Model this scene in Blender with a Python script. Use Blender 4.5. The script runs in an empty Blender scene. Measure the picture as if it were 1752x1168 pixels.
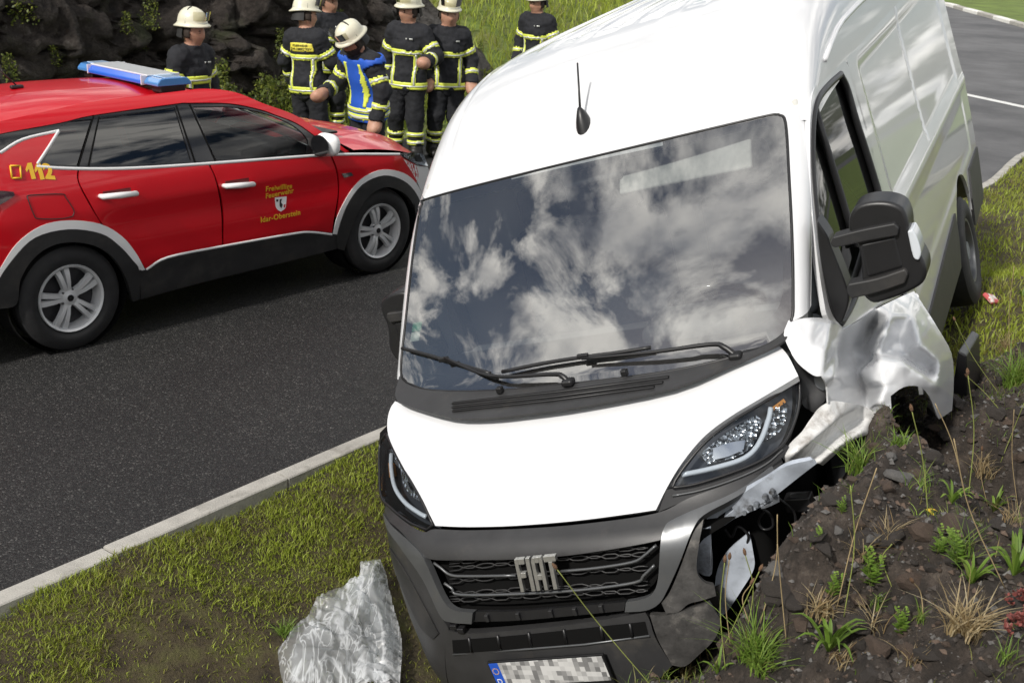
import bpy, bmesh, math, random
import numpy as np
from mathutils import Vector, Matrix, noise
from mathutils.geometry import delaunay_2d_cdt
random.seed(7)
SC = bpy.context.scene
COL = SC.collection
R = math.radians

# ------------------------------------------------------------------ camera
IW, IH, FPX = 1752, 1168, 1973.48
CAMH, PIT, ROL = 2.776, 0.35021, -0.041733
cam_d = bpy.data.cameras.new('camera'); cam = bpy.data.objects.new('camera', cam_d); COL.objects.link(cam)
cam_d.lens = FPX/IW*36.0; cam_d.sensor_width = 36; cam_d.clip_end = 900; cam_d.clip_start = .05
cam.matrix_world = (Matrix.Translation((0, 0, CAMH)) @ Matrix.Rotation(math.pi/2-PIT, 4, 'X') @ Matrix.Rotation(-ROL, 4, 'Z'))
cam_d.dof.use_dof = True; cam_d.dof.focus_distance = 5.0; cam_d.dof.aperture_fstop = 9.0
SC.camera = cam
SC.render.resolution_x, SC.render.resolution_y = 1024, 682

# ------------------------------------------------------------------ sky, sun, exposure
SUN_EL = R(40); SUN_AZ = math.atan2(-.78, -.62)     # direction towards the sun, in plan
sun_dir = Vector((math.cos(SUN_AZ)*math.cos(SUN_EL), math.sin(SUN_AZ)*math.cos(SUN_EL), math.sin(SUN_EL)))
w = bpy.data.worlds.new('World'); SC.world = w; w.use_nodes = True
nt = w.node_tree; nt.nodes.clear()
def N(t, kind, **kw):
    n = t.nodes.new(kind)
    for k, v in kw.items(): setattr(n, k, v)
    return n
sky = N(nt, 'ShaderNodeTexSky', sky_type='NISHITA', sun_disc=False, sun_elevation=SUN_EL)
sky.sun_rotation = math.atan2(sun_dir.x, sun_dir.y)
sky.air_density = 1.0; sky.dust_density = 1.5
CLOUD_OFS = (0.45, 0.0, 0.0)
tc = N(nt, 'ShaderNodeTexCoord')
sep = N(nt, 'ShaderNodeSeparateXYZ'); nt.links.new(tc.outputs['Generated'], sep.inputs[0])
mz = N(nt, 'ShaderNodeMath', operation='MAXIMUM'); nt.links.new(sep.outputs[2], mz.inputs[0]); mz.inputs[1].default_value = 0.0
az = N(nt, 'ShaderNodeMath', operation='ADD'); nt.links.new(mz.outputs[0], az.inputs[0]); az.inputs[1].default_value = .22
dv = N(nt, 'ShaderNodeVectorMath', operation='DIVIDE'); nt.links.new(tc.outputs['Generated'], dv.inputs[0])
cb = N(nt, 'ShaderNodeCombineXYZ')
for i in range(3): nt.links.new(az.outputs[0], cb.inputs[i])
nt.links.new(cb.outputs[0], dv.inputs[1])
ofs = N(nt, 'ShaderNodeVectorMath', operation='ADD'); nt.links.new(dv.outputs[0], ofs.inputs[0]); ofs.inputs[1].default_value = CLOUD_OFS
n1 = N(nt, 'ShaderNodeTexNoise'); n1.inputs['Scale'].default_value = 3.0; n1.inputs['Detail'].default_value = 9; n1.inputs['Roughness'].default_value = .62
n1.inputs['Distortion'].default_value = .35
nt.links.new(ofs.outputs[0], n1.inputs['Vector'])
cr = N(nt, 'ShaderNodeValToRGB'); cr.color_ramp.elements[0].position = .445; cr.color_ramp.elements[1].position = .56
nt.links.new(n1.outputs['Fac'], cr.inputs[0])
n2 = N(nt, 'ShaderNodeTexNoise'); n2.inputs['Scale'].default_value = 5.0; n2.inputs['Detail'].default_value = 6
nt.links.new(dv.outputs[0], n2.inputs['Vector'])
cc = N(nt, 'ShaderNodeValToRGB')
CLOUD = 29.0
cc.color_ramp.elements[0].position = .3; cc.color_ramp.elements[0].color = (CLOUD*.30, CLOUD*.315, CLOUD*.35, 1)
cc.color_ramp.elements[1].position = .62; cc.color_ramp.elements[1].color = (CLOUD*1.0, CLOUD*.97, CLOUD*.91, 1)
nt.links.new(n2.outputs['Fac'], cc.inputs[0])
mx = N(nt, 'ShaderNodeMix', data_type='RGBA'); mx.clamp_result = False
nt.links.new(cr.outputs[0], mx.inputs[0]); nt.links.new(sky.outputs[0], mx.inputs[6]); nt.links.new(cc.outputs[0], mx.inputs[7])
bg = N(nt, 'ShaderNodeBackground'); bg.inputs['Strength'].default_value = .06
wo = N(nt, 'ShaderNodeOutputWorld')
nt.links.new(mx.outputs[2], bg.inputs[0]); nt.links.new(bg.outputs[0], wo.inputs[0])
sl = bpy.data.lights.new('sun', 'SUN'); sl.energy = 3.5; sl.angle = R(4.0); sl.color = (1.0, .955, .89)
so = bpy.data.objects.new('sun', sl); COL.objects.link(so)
so.rotation_euler = sun_dir.to_track_quat('Z', 'Y').to_euler()
SC.view_settings.view_transform = 'Standard'; SC.view_settings.look = 'None'
SC.view_settings.exposure = 0.08; SC.view_settings.gamma = 1.0
SC.view_settings.use_curve_mapping = False
SC.cycles.max_bounces = 7; SC.cycles.transparent_max_bounces = 12; SC.cycles.caustics_reflective = False; SC.cycles.caustics_refractive = False
# ------------------------------------------------------------------ helpers
CAMP = Vector((0, 0, CAMH))
def cam_ray(q):
    a = (q[0]-IW/2)/FPX; b = -(q[1]-IH/2)/FPX
    X = a*math.cos(ROL)+b*math.sin(ROL); u = -a*math.sin(ROL)+b*math.cos(ROL)
    return Vector((X, math.cos(PIT)+u*math.sin(PIT), u*math.cos(PIT)-math.sin(PIT)))
def at_y(q, y): d = cam_ray(q); return CAMP+d*(y/d.y)
def at_z(q, z): d = cam_ray(q); return CAMP+d*((z-CAMH)/d.z)
class Frame:
    "a vehicle's own axes; sight lines brought into them to read its proportions off the survey points"
    def __init__(s, M):
        s.M = M; s.I = M.inverted(); s.o = s.I @ CAMP
    def ray(s, q): return s.I.to_3x3() @ cam_ray(q)
    def plane(s, q, ax, val):
        d = s.ray(q); return s.o+d*((val-s.o[ax])/d[ax])
    def hit(s, q, fn, ax, t0=2.0, t1=12.0, n=220):
        d = s.ray(q); d = d/d.length; o = s.o; k = [i for i in range(3) if i != ax]
        def g(t):
            p = o+d*t; return p[ax]-fn(p[k[0]], p[k[1]])
        pt, pg = t0, g(t0)
        best = (abs(pg), t0)
        for i in range(1, n+1):
            t = t0+(t1-t0)*i/n; v = g(t)
            if (v > 0) != (pg > 0):
                a, b, ga = pt, t, pg
                for _ in range(26):
                    m = (a+b)/2; gm = g(m)
                    if (gm > 0) == (ga > 0): a, ga = m, gm
                    else: b = m
                return o+d*((a+b)/2)
            if abs(v) < best[0]: best = (abs(v), t)
            pt, pg = t, v
        p = o+d*best[1]; p[ax] = fn(p[k[0]], p[k[1]])
        return p
def lerp(a, b, t): return a+(b-a)*t
def clamp(x, a=0., b=1.): return a if x < a else b if x > b else x
def sstep(a, b, x):
    t = clamp((x-a)/(b-a)); return t*t*(3-2*t)
class Prof:
    "smooth monotone profile through points"
    def __init__(s, pts):
        s.x = [p[0] for p in pts]; s.y = [p[1] for p in pts]; n = len(pts)
        d = [(s.y[i+1]-s.y[i])/(s.x[i+1]-s.x[i]) for i in range(n-1)]
        m = [d[0]]+[0 if d[i-1]*d[i] <= 0 else 2*d[i-1]*d[i]/(d[i-1]+d[i]) for i in range(1, n-1)]+[d[-1]]
        s.m = m
    def __call__(s, v):
        x, y, m = s.x, s.y, s.m
        if v <= x[0]: return y[0]+m[0]*(v-x[0])
        if v >= x[-1]: return y[-1]+m[-1]*(v-x[-1])
        i = 0
        while v > x[i+1]: i += 1
        h = x[i+1]-x[i]; t = (v-x[i])/h
        return (2*t**3-3*t*t+1)*y[i]+(t**3-2*t*t+t)*h*m[i]+(-2*t**3+3*t*t)*y[i+1]+(t**3-t*t)*h*m[i+1]
def spline(pts, n=6, closed=True, corner=48):
    "Catmull-Rom through 2D or 3D points; sharp turns stay corners"
    P = [Vector(p) for p in pts]; L = len(P); out = []
    def isc(i):
        if not closed and (i == 0 or i == L-1): return True
        a = P[i]-P[i-1]; b = P[(i+1) % L]-P[i]
        if a.length < 1e-9 or b.length < 1e-9: return True
        return a.angle(b) > R(corner)
    for i in range(L if closed else L-1):
        p1, p2 = P[i], P[(i+1) % L]
        p0 = p1-(p2-p1) if isc(i) else P[i-1]
        p3 = p2+(p2-p1) if isc((i+1) % L) else P[(i+2) % L]
        for k in range(n):
            t = k/n
            out.append(.5*((2*p1)+(p2-p0)*t+(2*p0-5*p1+4*p2-p3)*t*t+(3*p1-p0-3*p2+p3)*t**3))
    if not closed: out.append(P[-1])
    return out
def resample(pts, step, closed=True):
    P = [Vector(p) for p in pts]; out = []
    n = len(P) if closed else len(P)-1
    for i in range(n):
        a, b = P[i], P[(i+1) % len(P)]; k = max(1, int(math.ceil((b-a).length/step)))
        for j in range(k): out.append(a.lerp(b, j/k))
    if not closed: out.append(P[-1])
    return out
def inside(p, poly):
    c = False; n = len(poly); j = n-1
    for i in range(n):
        if (poly[i][1] > p[1]) != (poly[j][1] > p[1]) and p[0] < (poly[j][0]-poly[i][0])*(p[1]-poly[i][1])/(poly[j][1]-poly[i][1])+poly[i][0]: c = not c
        j = i
    return c
def link(o, parent=None):
    COL.objects.link(o)
    if parent is not None: o.parent = parent
    return o
def mesh_obj(name, V, F, mat, parent=None, smooth=True, normals=None):
    me = bpy.data.meshes.new(name); me.from_pydata([tuple(v) for v in V], [], F)
    if mat is not None:
        for m in (mat if isinstance(mat, (list, tuple)) else [mat]): me.materials.append(m)
    if smooth: me.polygons.foreach_set('use_smooth', [True]*len(me.polygons))
    me.update()
    if normals is not None: me.normals_split_custom_set_from_vertices([tuple(n) for n in normals])
    return link(bpy.data.objects.new(name, me), parent)
def thing(name, label, cat, M=None, group=None, parent=None):
    o = bpy.data.objects.new(name, None); o.empty_display_size = .1; COL.objects.link(o)
    if M is not None: o.matrix_world = M
    tag(o, label, cat, group); return o
def tag(o, label=None, cat=None, group=None, kind=None):
    if label: o['label'] = label
    if cat: o['category'] = cat
    if group: o['group'] = group
    if kind: o['kind'] = kind
    return o
def panel(name, outline, lift, mat, parent, out, res=.04, thick=.012, holes=(), rim=True, e=1e-3):
    "sheet-metal panel: outline in the surface's two parameters, lifted on the surface, with a turned-in edge"
    loops = [resample([Vector((p[0], p[1])) for p in L], res) for L in [outline]+list(holes)]
    pts, edges = [], []
    for L in loops:
        b = len(pts); pts += L; n = len(L); edges += [(b+i, b+(i+1) % n) for i in range(n)]
    O = loops[0]; xs = [p[0] for p in O]; ys = [p[1] for p in O]
    y = min(ys)+res*.5; row = 0
    nb = len(pts); bb = np.array([tuple(p) for p in pts])
    while y < max(ys):
        x = min(xs)+(.5 if row % 2 else 1.0)*res*.7
        while x < max(xs):
            if inside((x, y), O) and not any(inside((x, y), h) for h in loops[1:]):
                if ((bb[:, 0]-x)**2+(bb[:, 1]-y)**2).min() > (res*.45)**2: pts.append(Vector((x, y)))
            x += res
        y += res*.87; row += 1
    r = delaunay_2d_cdt(pts, edges, [], 1, 1e-7, False)
    v2, fc = r[0], []
    for f in r[2]:
        cx = sum(v2[i][0] for i in f)/len(f); cy = sum(v2[i][1] for i in f)/len(f)
        if inside((cx, cy), O) and not any(inside((cx, cy), h) for h in loops[1:]): fc.append(f)
    outf = out if callable(out) else (lambda P, o_=Vector(out): o_)
    V, NN = [], []
    for p in v2:
        a, b = p[0], p[1]; P = Vector(lift(a, b))
        n = (Vector(lift(a+e, b))-Vector(lift(a-e, b))).cross(Vector(lift(a, b+e))-Vector(lift(a, b-e)))
        ou = outf(P); n = n.normalized() if n.length > 1e-12 else ou.normalized()
        if n.dot(ou) < 0: n = -n
        V.append(P); NN.append(n)
    F = []
    for f in fc:
        f = list(f); n = (V[f[1]]-V[f[0]]).cross(V[f[2]]-V[f[0]])
        F.append(f if n.dot(outf(V[f[0]]) if callable(out) else NN[f[0]]) >= 0 else f[::-1])
    if rim and thick:
        cnt = {}
        for f in F:
            for i in range(len(f)): cnt[(f[i], f[(i+1) % len(f)])] = 1
        for (a, b) in [k for k in cnt if (k[1], k[0]) not in cnt]:
            i = len(V); tn = (V[b]-V[a]).cross(NN[a])
            if tn.length < 1e-12: continue
            tn.normalize()
            V += [V[a], V[b], V[b]-NN[b]*thick, V[a]-NN[a]*thick]; NN += [tn]*4
            F.append([i+1, i, i+3, i+2])
    return mesh_obj(name, V, F, mat, parent, True, None if callable(out) else NN)
def offset_lift(lift, d, out):
    "the same surface moved along its normal"
    out = Vector(out)
    def g(a, b):
        e = 2e-3; P = Vector(lift(a, b))
        n = (Vector(lift(a+e, b))-Vector(lift(a-e, b))).cross(Vector(lift(a, b+e))-Vector(lift(a, b-e)))
        if n.length < 1e-12: return P
        n.normalize()
        if n.dot(out) < 0: n = -n
        return P+n*d
    return g
def tube(name, pts, rad, mat, parent, seg=8, cap=True, flat=None):
    "tube along points; rad number or list; flat=(normal, ratio) squashes the section"
    P = [Vector(p) for p in pts]; V, F = [], []; n = len(P)
    up = Vector((0, 0, 1)); pr = None
    for i in range(n):
        t = (P[min(i+1, n-1)]-P[max(i-1, 0)]).normalized()
        if pr is None:
            s = t.cross(up)
            if s.length < .1: s = t.cross(Vector((1, 0, 0)))
        else: s = pr-t*pr.dot(t)
        s.normalize(); pr = s; b = s.cross(t)
        rr = rad[i] if isinstance(rad, (list, tuple)) else rad
        for k in range(seg):
            a = 2*math.pi*k/seg; V.append(P[i]+(s*math.cos(a)+b*math.sin(a))*rr)
    for i in range(n-1):
        for k in range(seg): F.append([i*seg+k, i*seg+(k+1) % seg, (i+1)*seg+(k+1) % seg, (i+1)*seg+k])
    if cap: F.append(list(range(seg))[::-1]); F.append([(n-1)*seg+k for k in range(seg)])
    if name is None: return V, F
    o = mesh_obj(name, V, F, mat, parent)
    return o
def boxv(c, s, M=None):
    c = Vector(c); V = [c+Vector((x*s[0]/2, y*s[1]/2, z*s[2]/2)) for x in (-1, 1) for y in (-1, 1) for z in (-1, 1)]
    if M is not None: V = [M @ v for v in V]
    return V, [[0, 1, 3, 2], [4, 6, 7, 5], [0, 4, 5, 1], [2, 3, 7, 6], [0, 2, 6, 4], [1, 5, 7, 3]]
def join(parts):
    V, F = [], []
    for v, f in parts:
        b = len(V); V += list(v); F += [[i+b for i in q] for q in f]
    return V, F
def bevel(o, w, seg=2, angle=35):
    m = o.modifiers.new('bevel', 'BEVEL'); m.width = w; m.segments = seg; m.limit_method = 'ANGLE'; m.angle_limit = R(angle); m.harden_normals = True
    return o
def box(name, c, s, mat, parent, M=None, bv=.01, seg=2):
    V, F = boxv(c, s, M); o = mesh_obj(name, V, F, mat, parent)
    if bv: bevel(o, bv, seg)
    return o
def lathe(name, prof, mat, parent, seg=48, M=None):
    "prof: list of (axial, radius) about local Y; M places it"
    V, F = [], []; n = len(prof)
    for i in range(seg):
        a = 2*math.pi*i/seg
        for (h, r_) in prof: V.append(Vector((r_*math.cos(a), h, r_*math.sin(a))))
    for i in range(seg):
        for j in range(n-1):
            a, b = i*n+j, ((i+1) % seg)*n+j; F.append([a, a+1, b+1, b])
    if M is not None: V = [M @ v for v in V]
    if name is None: return V, F
    o = mesh_obj(name, V, F, mat, parent); sharp(o, 40); return o
def sharp(o, ang=40):
    me = o.data; bm = bmesh.new(); bm.from_mesh(me)
    bmesh.ops.recalc_face_normals(bm, faces=bm.faces)
    for e in bm.edges:
        if len(e.link_faces) == 2 and e.calc_face_angle(0) > R(ang): e.smooth = False
    bm.to_mesh(me); bm.free(); return o
def extrude_poly(name, pts, lift, depth_vec, mat, parent, bv=.004):
    "flat or curved outline given real thickness"
    P = [Vector(lift(*p)) for p in pts]; D = Vector(depth_vec); n = len(P)
    bm = bmesh.new(); a = [bm.verts.new(p) for p in P]
    f = bm.faces.new(a); r = bmesh.ops.extrude_face_region(bm, geom=[f])
    vs = [g for g in r['geom'] if isinstance(g, bmesh.types.BMVert)]
    bmesh.ops.translate(bm, verts=vs, vec=D); bmesh.ops.recalc_face_normals(bm, faces=bm.faces)
    me = bpy.data.meshes.new(name); bm.to_mesh(me); bm.free(); me.materials.append(mat)
    me.polygons.foreach_set('use_smooth', [True]*len(me.polygons))
    o = link(bpy.data.objects.new(name, me), parent)
    if bv: bevel(o, bv, 2)
    else: sharp(o, 40)
    return o
def text_mesh(name, body, size, mat, parent, M, extrude=.002, spacing=1.0, bold=0.0, align='CENTER', xs=1.0):
    cu = bpy.data.curves.new(name, 'FONT'); cu.body = body; cu.size = size; cu.extrude = extrude; cu.align_x = align; cu.align_y = 'CENTER'
    cu.space_character = spacing; cu.offset = bold
    o = bpy.data.objects.new(name, cu); COL.objects.link(o)
    dg = bpy.context.evaluated_depsgraph_get(); me = bpy.data.meshes.new_from_object(o.evaluated_get(dg))
    bpy.data.objects.remove(o); bpy.data.curves.remove(cu)
    me.transform(M @ Matrix.Diagonal((xs, 1, 1, 1))); me.materials.clear(); me.materials.append(mat); me.name = name
    return link(bpy.data.objects.new(name, me), parent)
def drape_text(o, fn):
    "lay flat lettering on a body surface"
    for v in o.data.vertices: v.co = fn(v.co)
    o.data.update()
def nz(x, y, z=0., s=1., o=4): return noise.fractal(Vector((x*s, y*s, z*s)), .55, 2.1, o)
def catmull3(pts, n=6): return spline(pts, n, closed=False, corner=170)

# ------------------------------------------------------------------ materials
def mat(name, col, rough=.5, metal=0., coat=0., spec=.5, var=0., vscale=8., bump=0., bscale=200., dirt=None, dscale=3., dpos=(.5, .65), coords='Object', trans=0., sub=0., emit=None, aniso=0.):
    m = bpy.data.materials.new(name); m.use_nodes = True; t = m.node_tree; b = t.nodes['Principled BSDF']
    b.inputs['Base Color'].default_value = (*col, 1); b.inputs['Roughness'].default_value = rough; b.inputs['Metallic'].default_value = metal
    b.inputs['Coat Weight'].default_value = coat; b.inputs['Coat Roughness'].default_value = .03
    b.inputs['Specular IOR Level'].default_value = spec; b.inputs['Transmission Weight'].default_value = trans
    if sub: b.inputs['Subsurface Weight'].default_value = sub; b.inputs['Subsurface Radius'].default_value = (.02, .008, .004)
    if emit: b.inputs['Emission Color'].default_value = (*emit[0], 1); b.inputs['Emission Strength'].default_value = emit[1]
    c = N(t, 'ShaderNodeTexCoord'); vec = c.outputs[coords]
    cur = None
    if var:
        n = N(t, 'ShaderNodeTexNoise'); n.inputs['Scale'].default_value = vscale; n.inputs['Detail'].default_value = 6; n.inputs['Roughness'].default_value = .6
        t.links.new(vec, n.inputs['Vector']); r = N(t, 'ShaderNodeValToRGB'); t.links.new(n.outputs['Fac'], r.inputs[0])
        r.color_ramp.elements[0].position = .3; r.color_ramp.elements[1].position = .7
        r.color_ramp.elements[0].color = (*[x*(1-var) for x in col], 1); r.color_ramp.elements[1].color = (*[min(1, x*(1+var)) for x in col], 1)
        cur = r.outputs[0]
    if dirt:
        n = N(t, 'ShaderNodeTexNoise'); n.inputs['Scale'].default_value = dscale; n.inputs['Detail'].default_value = 9; n.inputs['Roughness'].default_value = .68
        t.links.new(vec, n.inputs['Vector']); r = N(t, 'ShaderNodeValToRGB'); t.links.new(n.outputs['Fac'], r.inputs[0])
        r.color_ramp.elements[0].position = dpos[0]; r.color_ramp.elements[1].position = dpos[1]
        x = N(t, 'ShaderNodeMix', data_type='RGBA'); t.links.new(r.outputs[0], x.inputs[0])
        if cur is not None: t.links.new(cur, x.inputs[6])
        else: x.inputs[6].default_value = (*col, 1)
        x.inputs[7].default_value = (*dirt, 1); cur = x.outputs[2]
    if cur is not None: t.links.new(cur, b.inputs['Base Color'])
    if bump:
        n = N(t, 'ShaderNodeTexNoise'); n.inputs['Scale'].default_value = bscale; n.inputs['Detail'].default_value = 4
        t.links.new(vec, n.inputs['Vector']); bp = N(t, 'ShaderNodeBump'); bp.inputs['Strength'].default_value = bump; bp.inputs['Distance'].default_value = .01
        t.links.new(n.outputs['Fac'], bp.inputs['Height']); t.links.new(bp.outputs[0], b.inputs['Normal'])
    return m
def glass(name, tint=(.8, .85, .84), ior=1.5, rough=.0, haze=0.):
    m = bpy.data.materials.new(name); m.use_nodes = True; t = m.node_tree; t.nodes.clear()
    tr = N(t, 'ShaderNodeBsdfTransparent'); tr.inputs[0].default_value = (*tint, 1)
    gl = N(t, 'ShaderNodeBsdfGlossy'); gl.inputs['Roughness'].default_value = rough
    fr = N(t, 'ShaderNodeFresnel'); fr.inputs[0].default_value = ior
    mxs = N(t, 'ShaderNodeMixShader'); o = N(t, 'ShaderNodeOutputMaterial')
    t.links.new(fr.outputs[0], mxs.inputs[0]); t.links.new(tr.outputs[0], mxs.inputs[1]); t.links.new(gl.outputs[0], mxs.inputs[2]); t.links.new(mxs.outputs[0], o.inputs[0])
    if haze:  # pale diffuse layer mixed in as painted haze to lighten the glass
        df = N(t, 'ShaderNodeBsdfDiffuse'); df.inputs[0].default_value = (.6, .59, .57, 1); nn = N(t, 'ShaderNodeTexNoise'); nn.inputs['Scale'].default_value = 2.5; nn.inputs['Detail'].default_value = 8
        tcd = N(t, 'ShaderNodeTexCoord'); t.links.new(tcd.outputs['Object'], nn.inputs['Vector']); mr = N(t, 'ShaderNodeMapRange'); mr.inputs[1].default_value = .3; mr.inputs[2].default_value = .8; mr.inputs[3].default_value = haze*.5; mr.inputs[4].default_value = haze*1.6; t.links.new(nn.outputs['Fac'], mr.inputs[0])
        m2 = N(t, 'ShaderNodeMixShader'); t.links.new(mr.outputs[0], m2.inputs[0]); t.links.new(mxs.outputs[0], m2.inputs[1]); t.links.new(df.outputs[0], m2.inputs[2]); t.links.new(m2.outputs[0], o.inputs[0])
    return m
M_ = {}
M_['white'] = mat('white_paint', (.68, .69, .705), .26, coat=.8, var=.015, vscale=2., dirt=(.55, .53, .49), dscale=5., dpos=(.66, .92))
M_['red'] = mat('red_paint', (.56, .004, .012), .35, coat=.55, spec=.3, var=.03, vscale=2.)
M_['plastic'] = mat('grey_black_plastic', (.034, .034, .035), .42, spec=.5, var=.18, vscale=9., bump=.08, bscale=900., dirt=(.10, .09, .075), dscale=4., dpos=(.55, .9))
M_['black'] = mat('black_plastic', (.014, .014, .015), .38, var=.15, bump=.05, bscale=700.)
M_['clad'] = mat('dark_cladding', (.022, .022, .023), .5, var=.2, bump=.05, bscale=800., dirt=(.06, .055, .05), dscale=5., dpos=(.5, .9))
M_['gloss'] = mat('gloss_black', (.008, .008, .009), .12, coat=.6)
M_['void'] = mat('dark_void', (.006, .006, .006), .9, spec=.1)
M_['rubber'] = mat('tyre_rubber', (.016, .016, .017), .72, var=.25, vscale=20., bump=.1, bscale=300.)
M_['alloy'] = mat('alloy_silver', (.66, .67, .68), .35, metal=.25, var=.05)
M_['alloyd'] = mat('alloy_dark', (.06, .06, .065), .45, metal=.6)
M_['chrome'] = mat('chrome', (.82, .83, .84), .10, metal=1.)
M_['satin'] = mat('satin_grey', (.13, .135, .14), .34, metal=.55, var=.1, dirt=(.16, .15, .13), dscale=6., dpos=(.55, .9))
M_['steel'] = mat('bare_steel', (.26, .285, .32), .5, metal=.3, var=.3, vscale=14., dirt=(.05, .045, .04), dscale=11., dpos=(.46, .68))
M_['scuffed'] = mat('scuffed_plastic', (.05, .048, .046), .6, var=.4, vscale=20., dirt=(.20, .185, .165), dscale=10., dpos=(.56, .8), bump=.2, bscale=60.)
M_['letter'] = mat('letter_metal', (.55, .55, .52), .32, metal=.7, var=.12, vscale=30.)
M_['wind'] = glass('windscreen_glass', (.86, .90, .90), 3.9, haze=.03)
M_['sideg'] = glass('side_glass', (.30, .33, .32), 1.7)
M_['tint'] = glass('tinted_glass', (.06, .065, .07), 2.0)
M_['lens'] = glass('lamp_lens', (.86, .89, .92), 1.45)
M_['yellow'] = mat('yellow_letters', (.80, .48, .03), .45)
M_['whitefilm'] = mat('white_film', (.82, .82, .82), .35)
M_['blue'] = mat('blue_lamp', (.03, .13, .62), .1, coat=.6)
M_['interior'] = mat('interior_grey', (.11, .113, .118), .7, var=.1)
M_['seat'] = mat('seat_fabric', (.05, .055, .065), .85, var=.2, vscale=40., bump=.2, bscale=400.)
M_['trim'] = mat('pale_trim', (.52, .52, .49), .7)
M_['whitedirty'] = mat('scraped_white_paint', (.74, .74, .73), .4, coat=.3, var=.05, dirt=(.20, .17, .14), dscale=9., dpos=(.50, .74))
# ------------------------------------------------------------------ the lie of the land (road plane z = 0)
KD = Vector((.605, .796)); KN = Vector((.796, -.605)); K0 = Vector((-1.78, 4.54))
def st(x, y): a, b = x-K0.x, y-K0.y; return a*KN.x+b*KN.y, a*KD.x+b*KD.y
def xy(s, t): return K0.x+s*KN.x+t*KD.x, K0.y+s*KN.y+t*KD.y
kerb_ctl = [xy(0, -14), xy(0, -6), xy(0, -2)]+[tuple(at_z(q, .05)[:2]) for q in ((187, 945), (485, 815), (655, 742), (1690, 314), (1752, 264))]+[(9.0, 18.4), (12, 20.6), (17, 23), (30, 27)]
kerb_ctl = [tuple(p) for p in resample([Vector(p) for p in kerb_ctl], 1.6, closed=False)]
kerb_path = resample([Vector((p[0], p[1])) for p in spline([(*p, 0) for p in kerb_ctl], 12, closed=False, corner=170)], .05, closed=False)
kp = np.array([tuple(p) for p in kerb_path])
kt = np.gradient(kp, axis=0); kt /= np.linalg.norm(kt, axis=1)[:, None]
kn = np.stack([kt[:, 1], -kt[:, 0]], 1)                    # to the verge side
def kerb_side(X, Y):
    "signed distance from the kerb line, positive on the verge"
    sh = X.shape; P = np.stack([X.ravel(), Y.ravel()], 1); out = np.empty(len(P)); kk = kp[::9]; nn = kn[::9]
    for i in range(0, len(P), 20000):
        q = P[i:i+20000]; d = ((q[:, None, :]-kk[None])**2).sum(2); j = d.argmin(1)
        out[i:i+20000] = ((q-kk[j])*nn[j]).sum(1)
    return out.reshape(sh)
anch = []
for t in np.arange(-6, 15, 1.5): anch.append((*xy(.10, t), .058)); anch.append((*xy(-.4, t), .058))
for s, t, z in [(.6, -4, -.08), (1.4, -4, -.2), (.6, -2, -.10), (1.3, -2, -.24), (2.2, -2, -.1), (.6, -.5, -.13), (1.2, -.5, -.36), (.55, .8, -.16), (1.25, 1.3, -.50), (.6, 2.5, -.18), (1.2, 3.2, -.34),
                (.5, 5.2, -.15), (1.3, 5.5, -.02), (.8, 8, .0), (2.2, 8, .10), (1.2, 11, .03), (3.4, 10, .12), (4.5, 12, .1)]: anch.append((*xy(s, t), z))
for q, y in [((1230, 1125), 3.2), ((1420, 845), 3.45), ((1480, 785), 3.8), ((1560, 760), 4.15), ((1640, 700), 4.8), ((1752, 600), 5.5), ((1752, 1168), 2.2), ((1250, 1168), 2.85), ((1500, 1000), 2.9), ((1650, 850), 3.4), ((1100, 1180), 3.1), ((1300, 1010), 3.15)]:
    anch.append(tuple(at_y(q, y)))
anch += [(3.2, 7.8, .36), (1.56, 4.15, -.05), (2.1, 5.3, .42), (2.7, 6.4, .40), (1.2, 4.3, -.15), (3.9, 8.6, .34), (4.9, 8.6, .34), (5.4, 10.5, .2), (.8, 3.75, .10), (1.05, 3.9, .05), (0, -.6, 1.15), (1.6, .8, 1.5), (3.2, 3.2, 1.35), (4.5, 5.5, 1.0), (6, 8, .8),
         (-1.4, 2.0, -.1), (-.7, 3.0, -.2), (0, 2.5, .2), (.3, 3.3, .05), (-.2, 4.1, -.38), (.5, 4.6, -.5), (-2, .5, .2), (7, 11, .5), (8.5, 15, .2), (9, 3, 1.6)]
anch = np.array(anch)
_K = np.sqrt(((anch[:, None, :2]-anch[None, :, :2])**2).sum(2)+.02)
_Wt = np.linalg.solve(np.block([[_K+np.eye(len(anch))*.01, np.ones((len(anch), 1))], [np.ones((1, len(anch))), np.zeros((1, 1))]]), np.append(anch[:, 2], 0))
def base_z(X, Y):
    z = np.full(X.shape, _Wt[-1])
    for i in range(len(anch)): z = z+_Wt[i]*np.sqrt((X-anch[i, 0])**2+(Y-anch[i, 1])**2+.02)
    return z
def vnoise(X, Y, s, seed=0):
    "smooth value noise"
    x, y = X*s+seed*17.3, Y*s-seed*9.1; i, j = np.floor(x).astype(int), np.floor(y).astype(int); u, v = x-i, y-j
    u, v = u*u*(3-2*u), v*v*(3-2*v)
    def h(a, b):
        n = (a*374761393+b*668265263+seed*974711) & 0x7fffffff; n = ((n ^ (n >> 13))*1274126177) & 0x7fffffff
        return ((n ^ (n >> 16)) & 0xffff)/65535.0
    return (h(i, j)*(1-u)+h(i+1, j)*u)*(1-v)+(h(i, j+1)*(1-u)+h(i+1, j+1)*u)*v
def fbm(X, Y, s, o=4, seed=0):
    r = 0; a = 1; t = 0
    for k in range(o): r = r+a*vnoise(X, Y, s*2**k, seed+k); t += a; a *= .55
    return r/t
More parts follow.
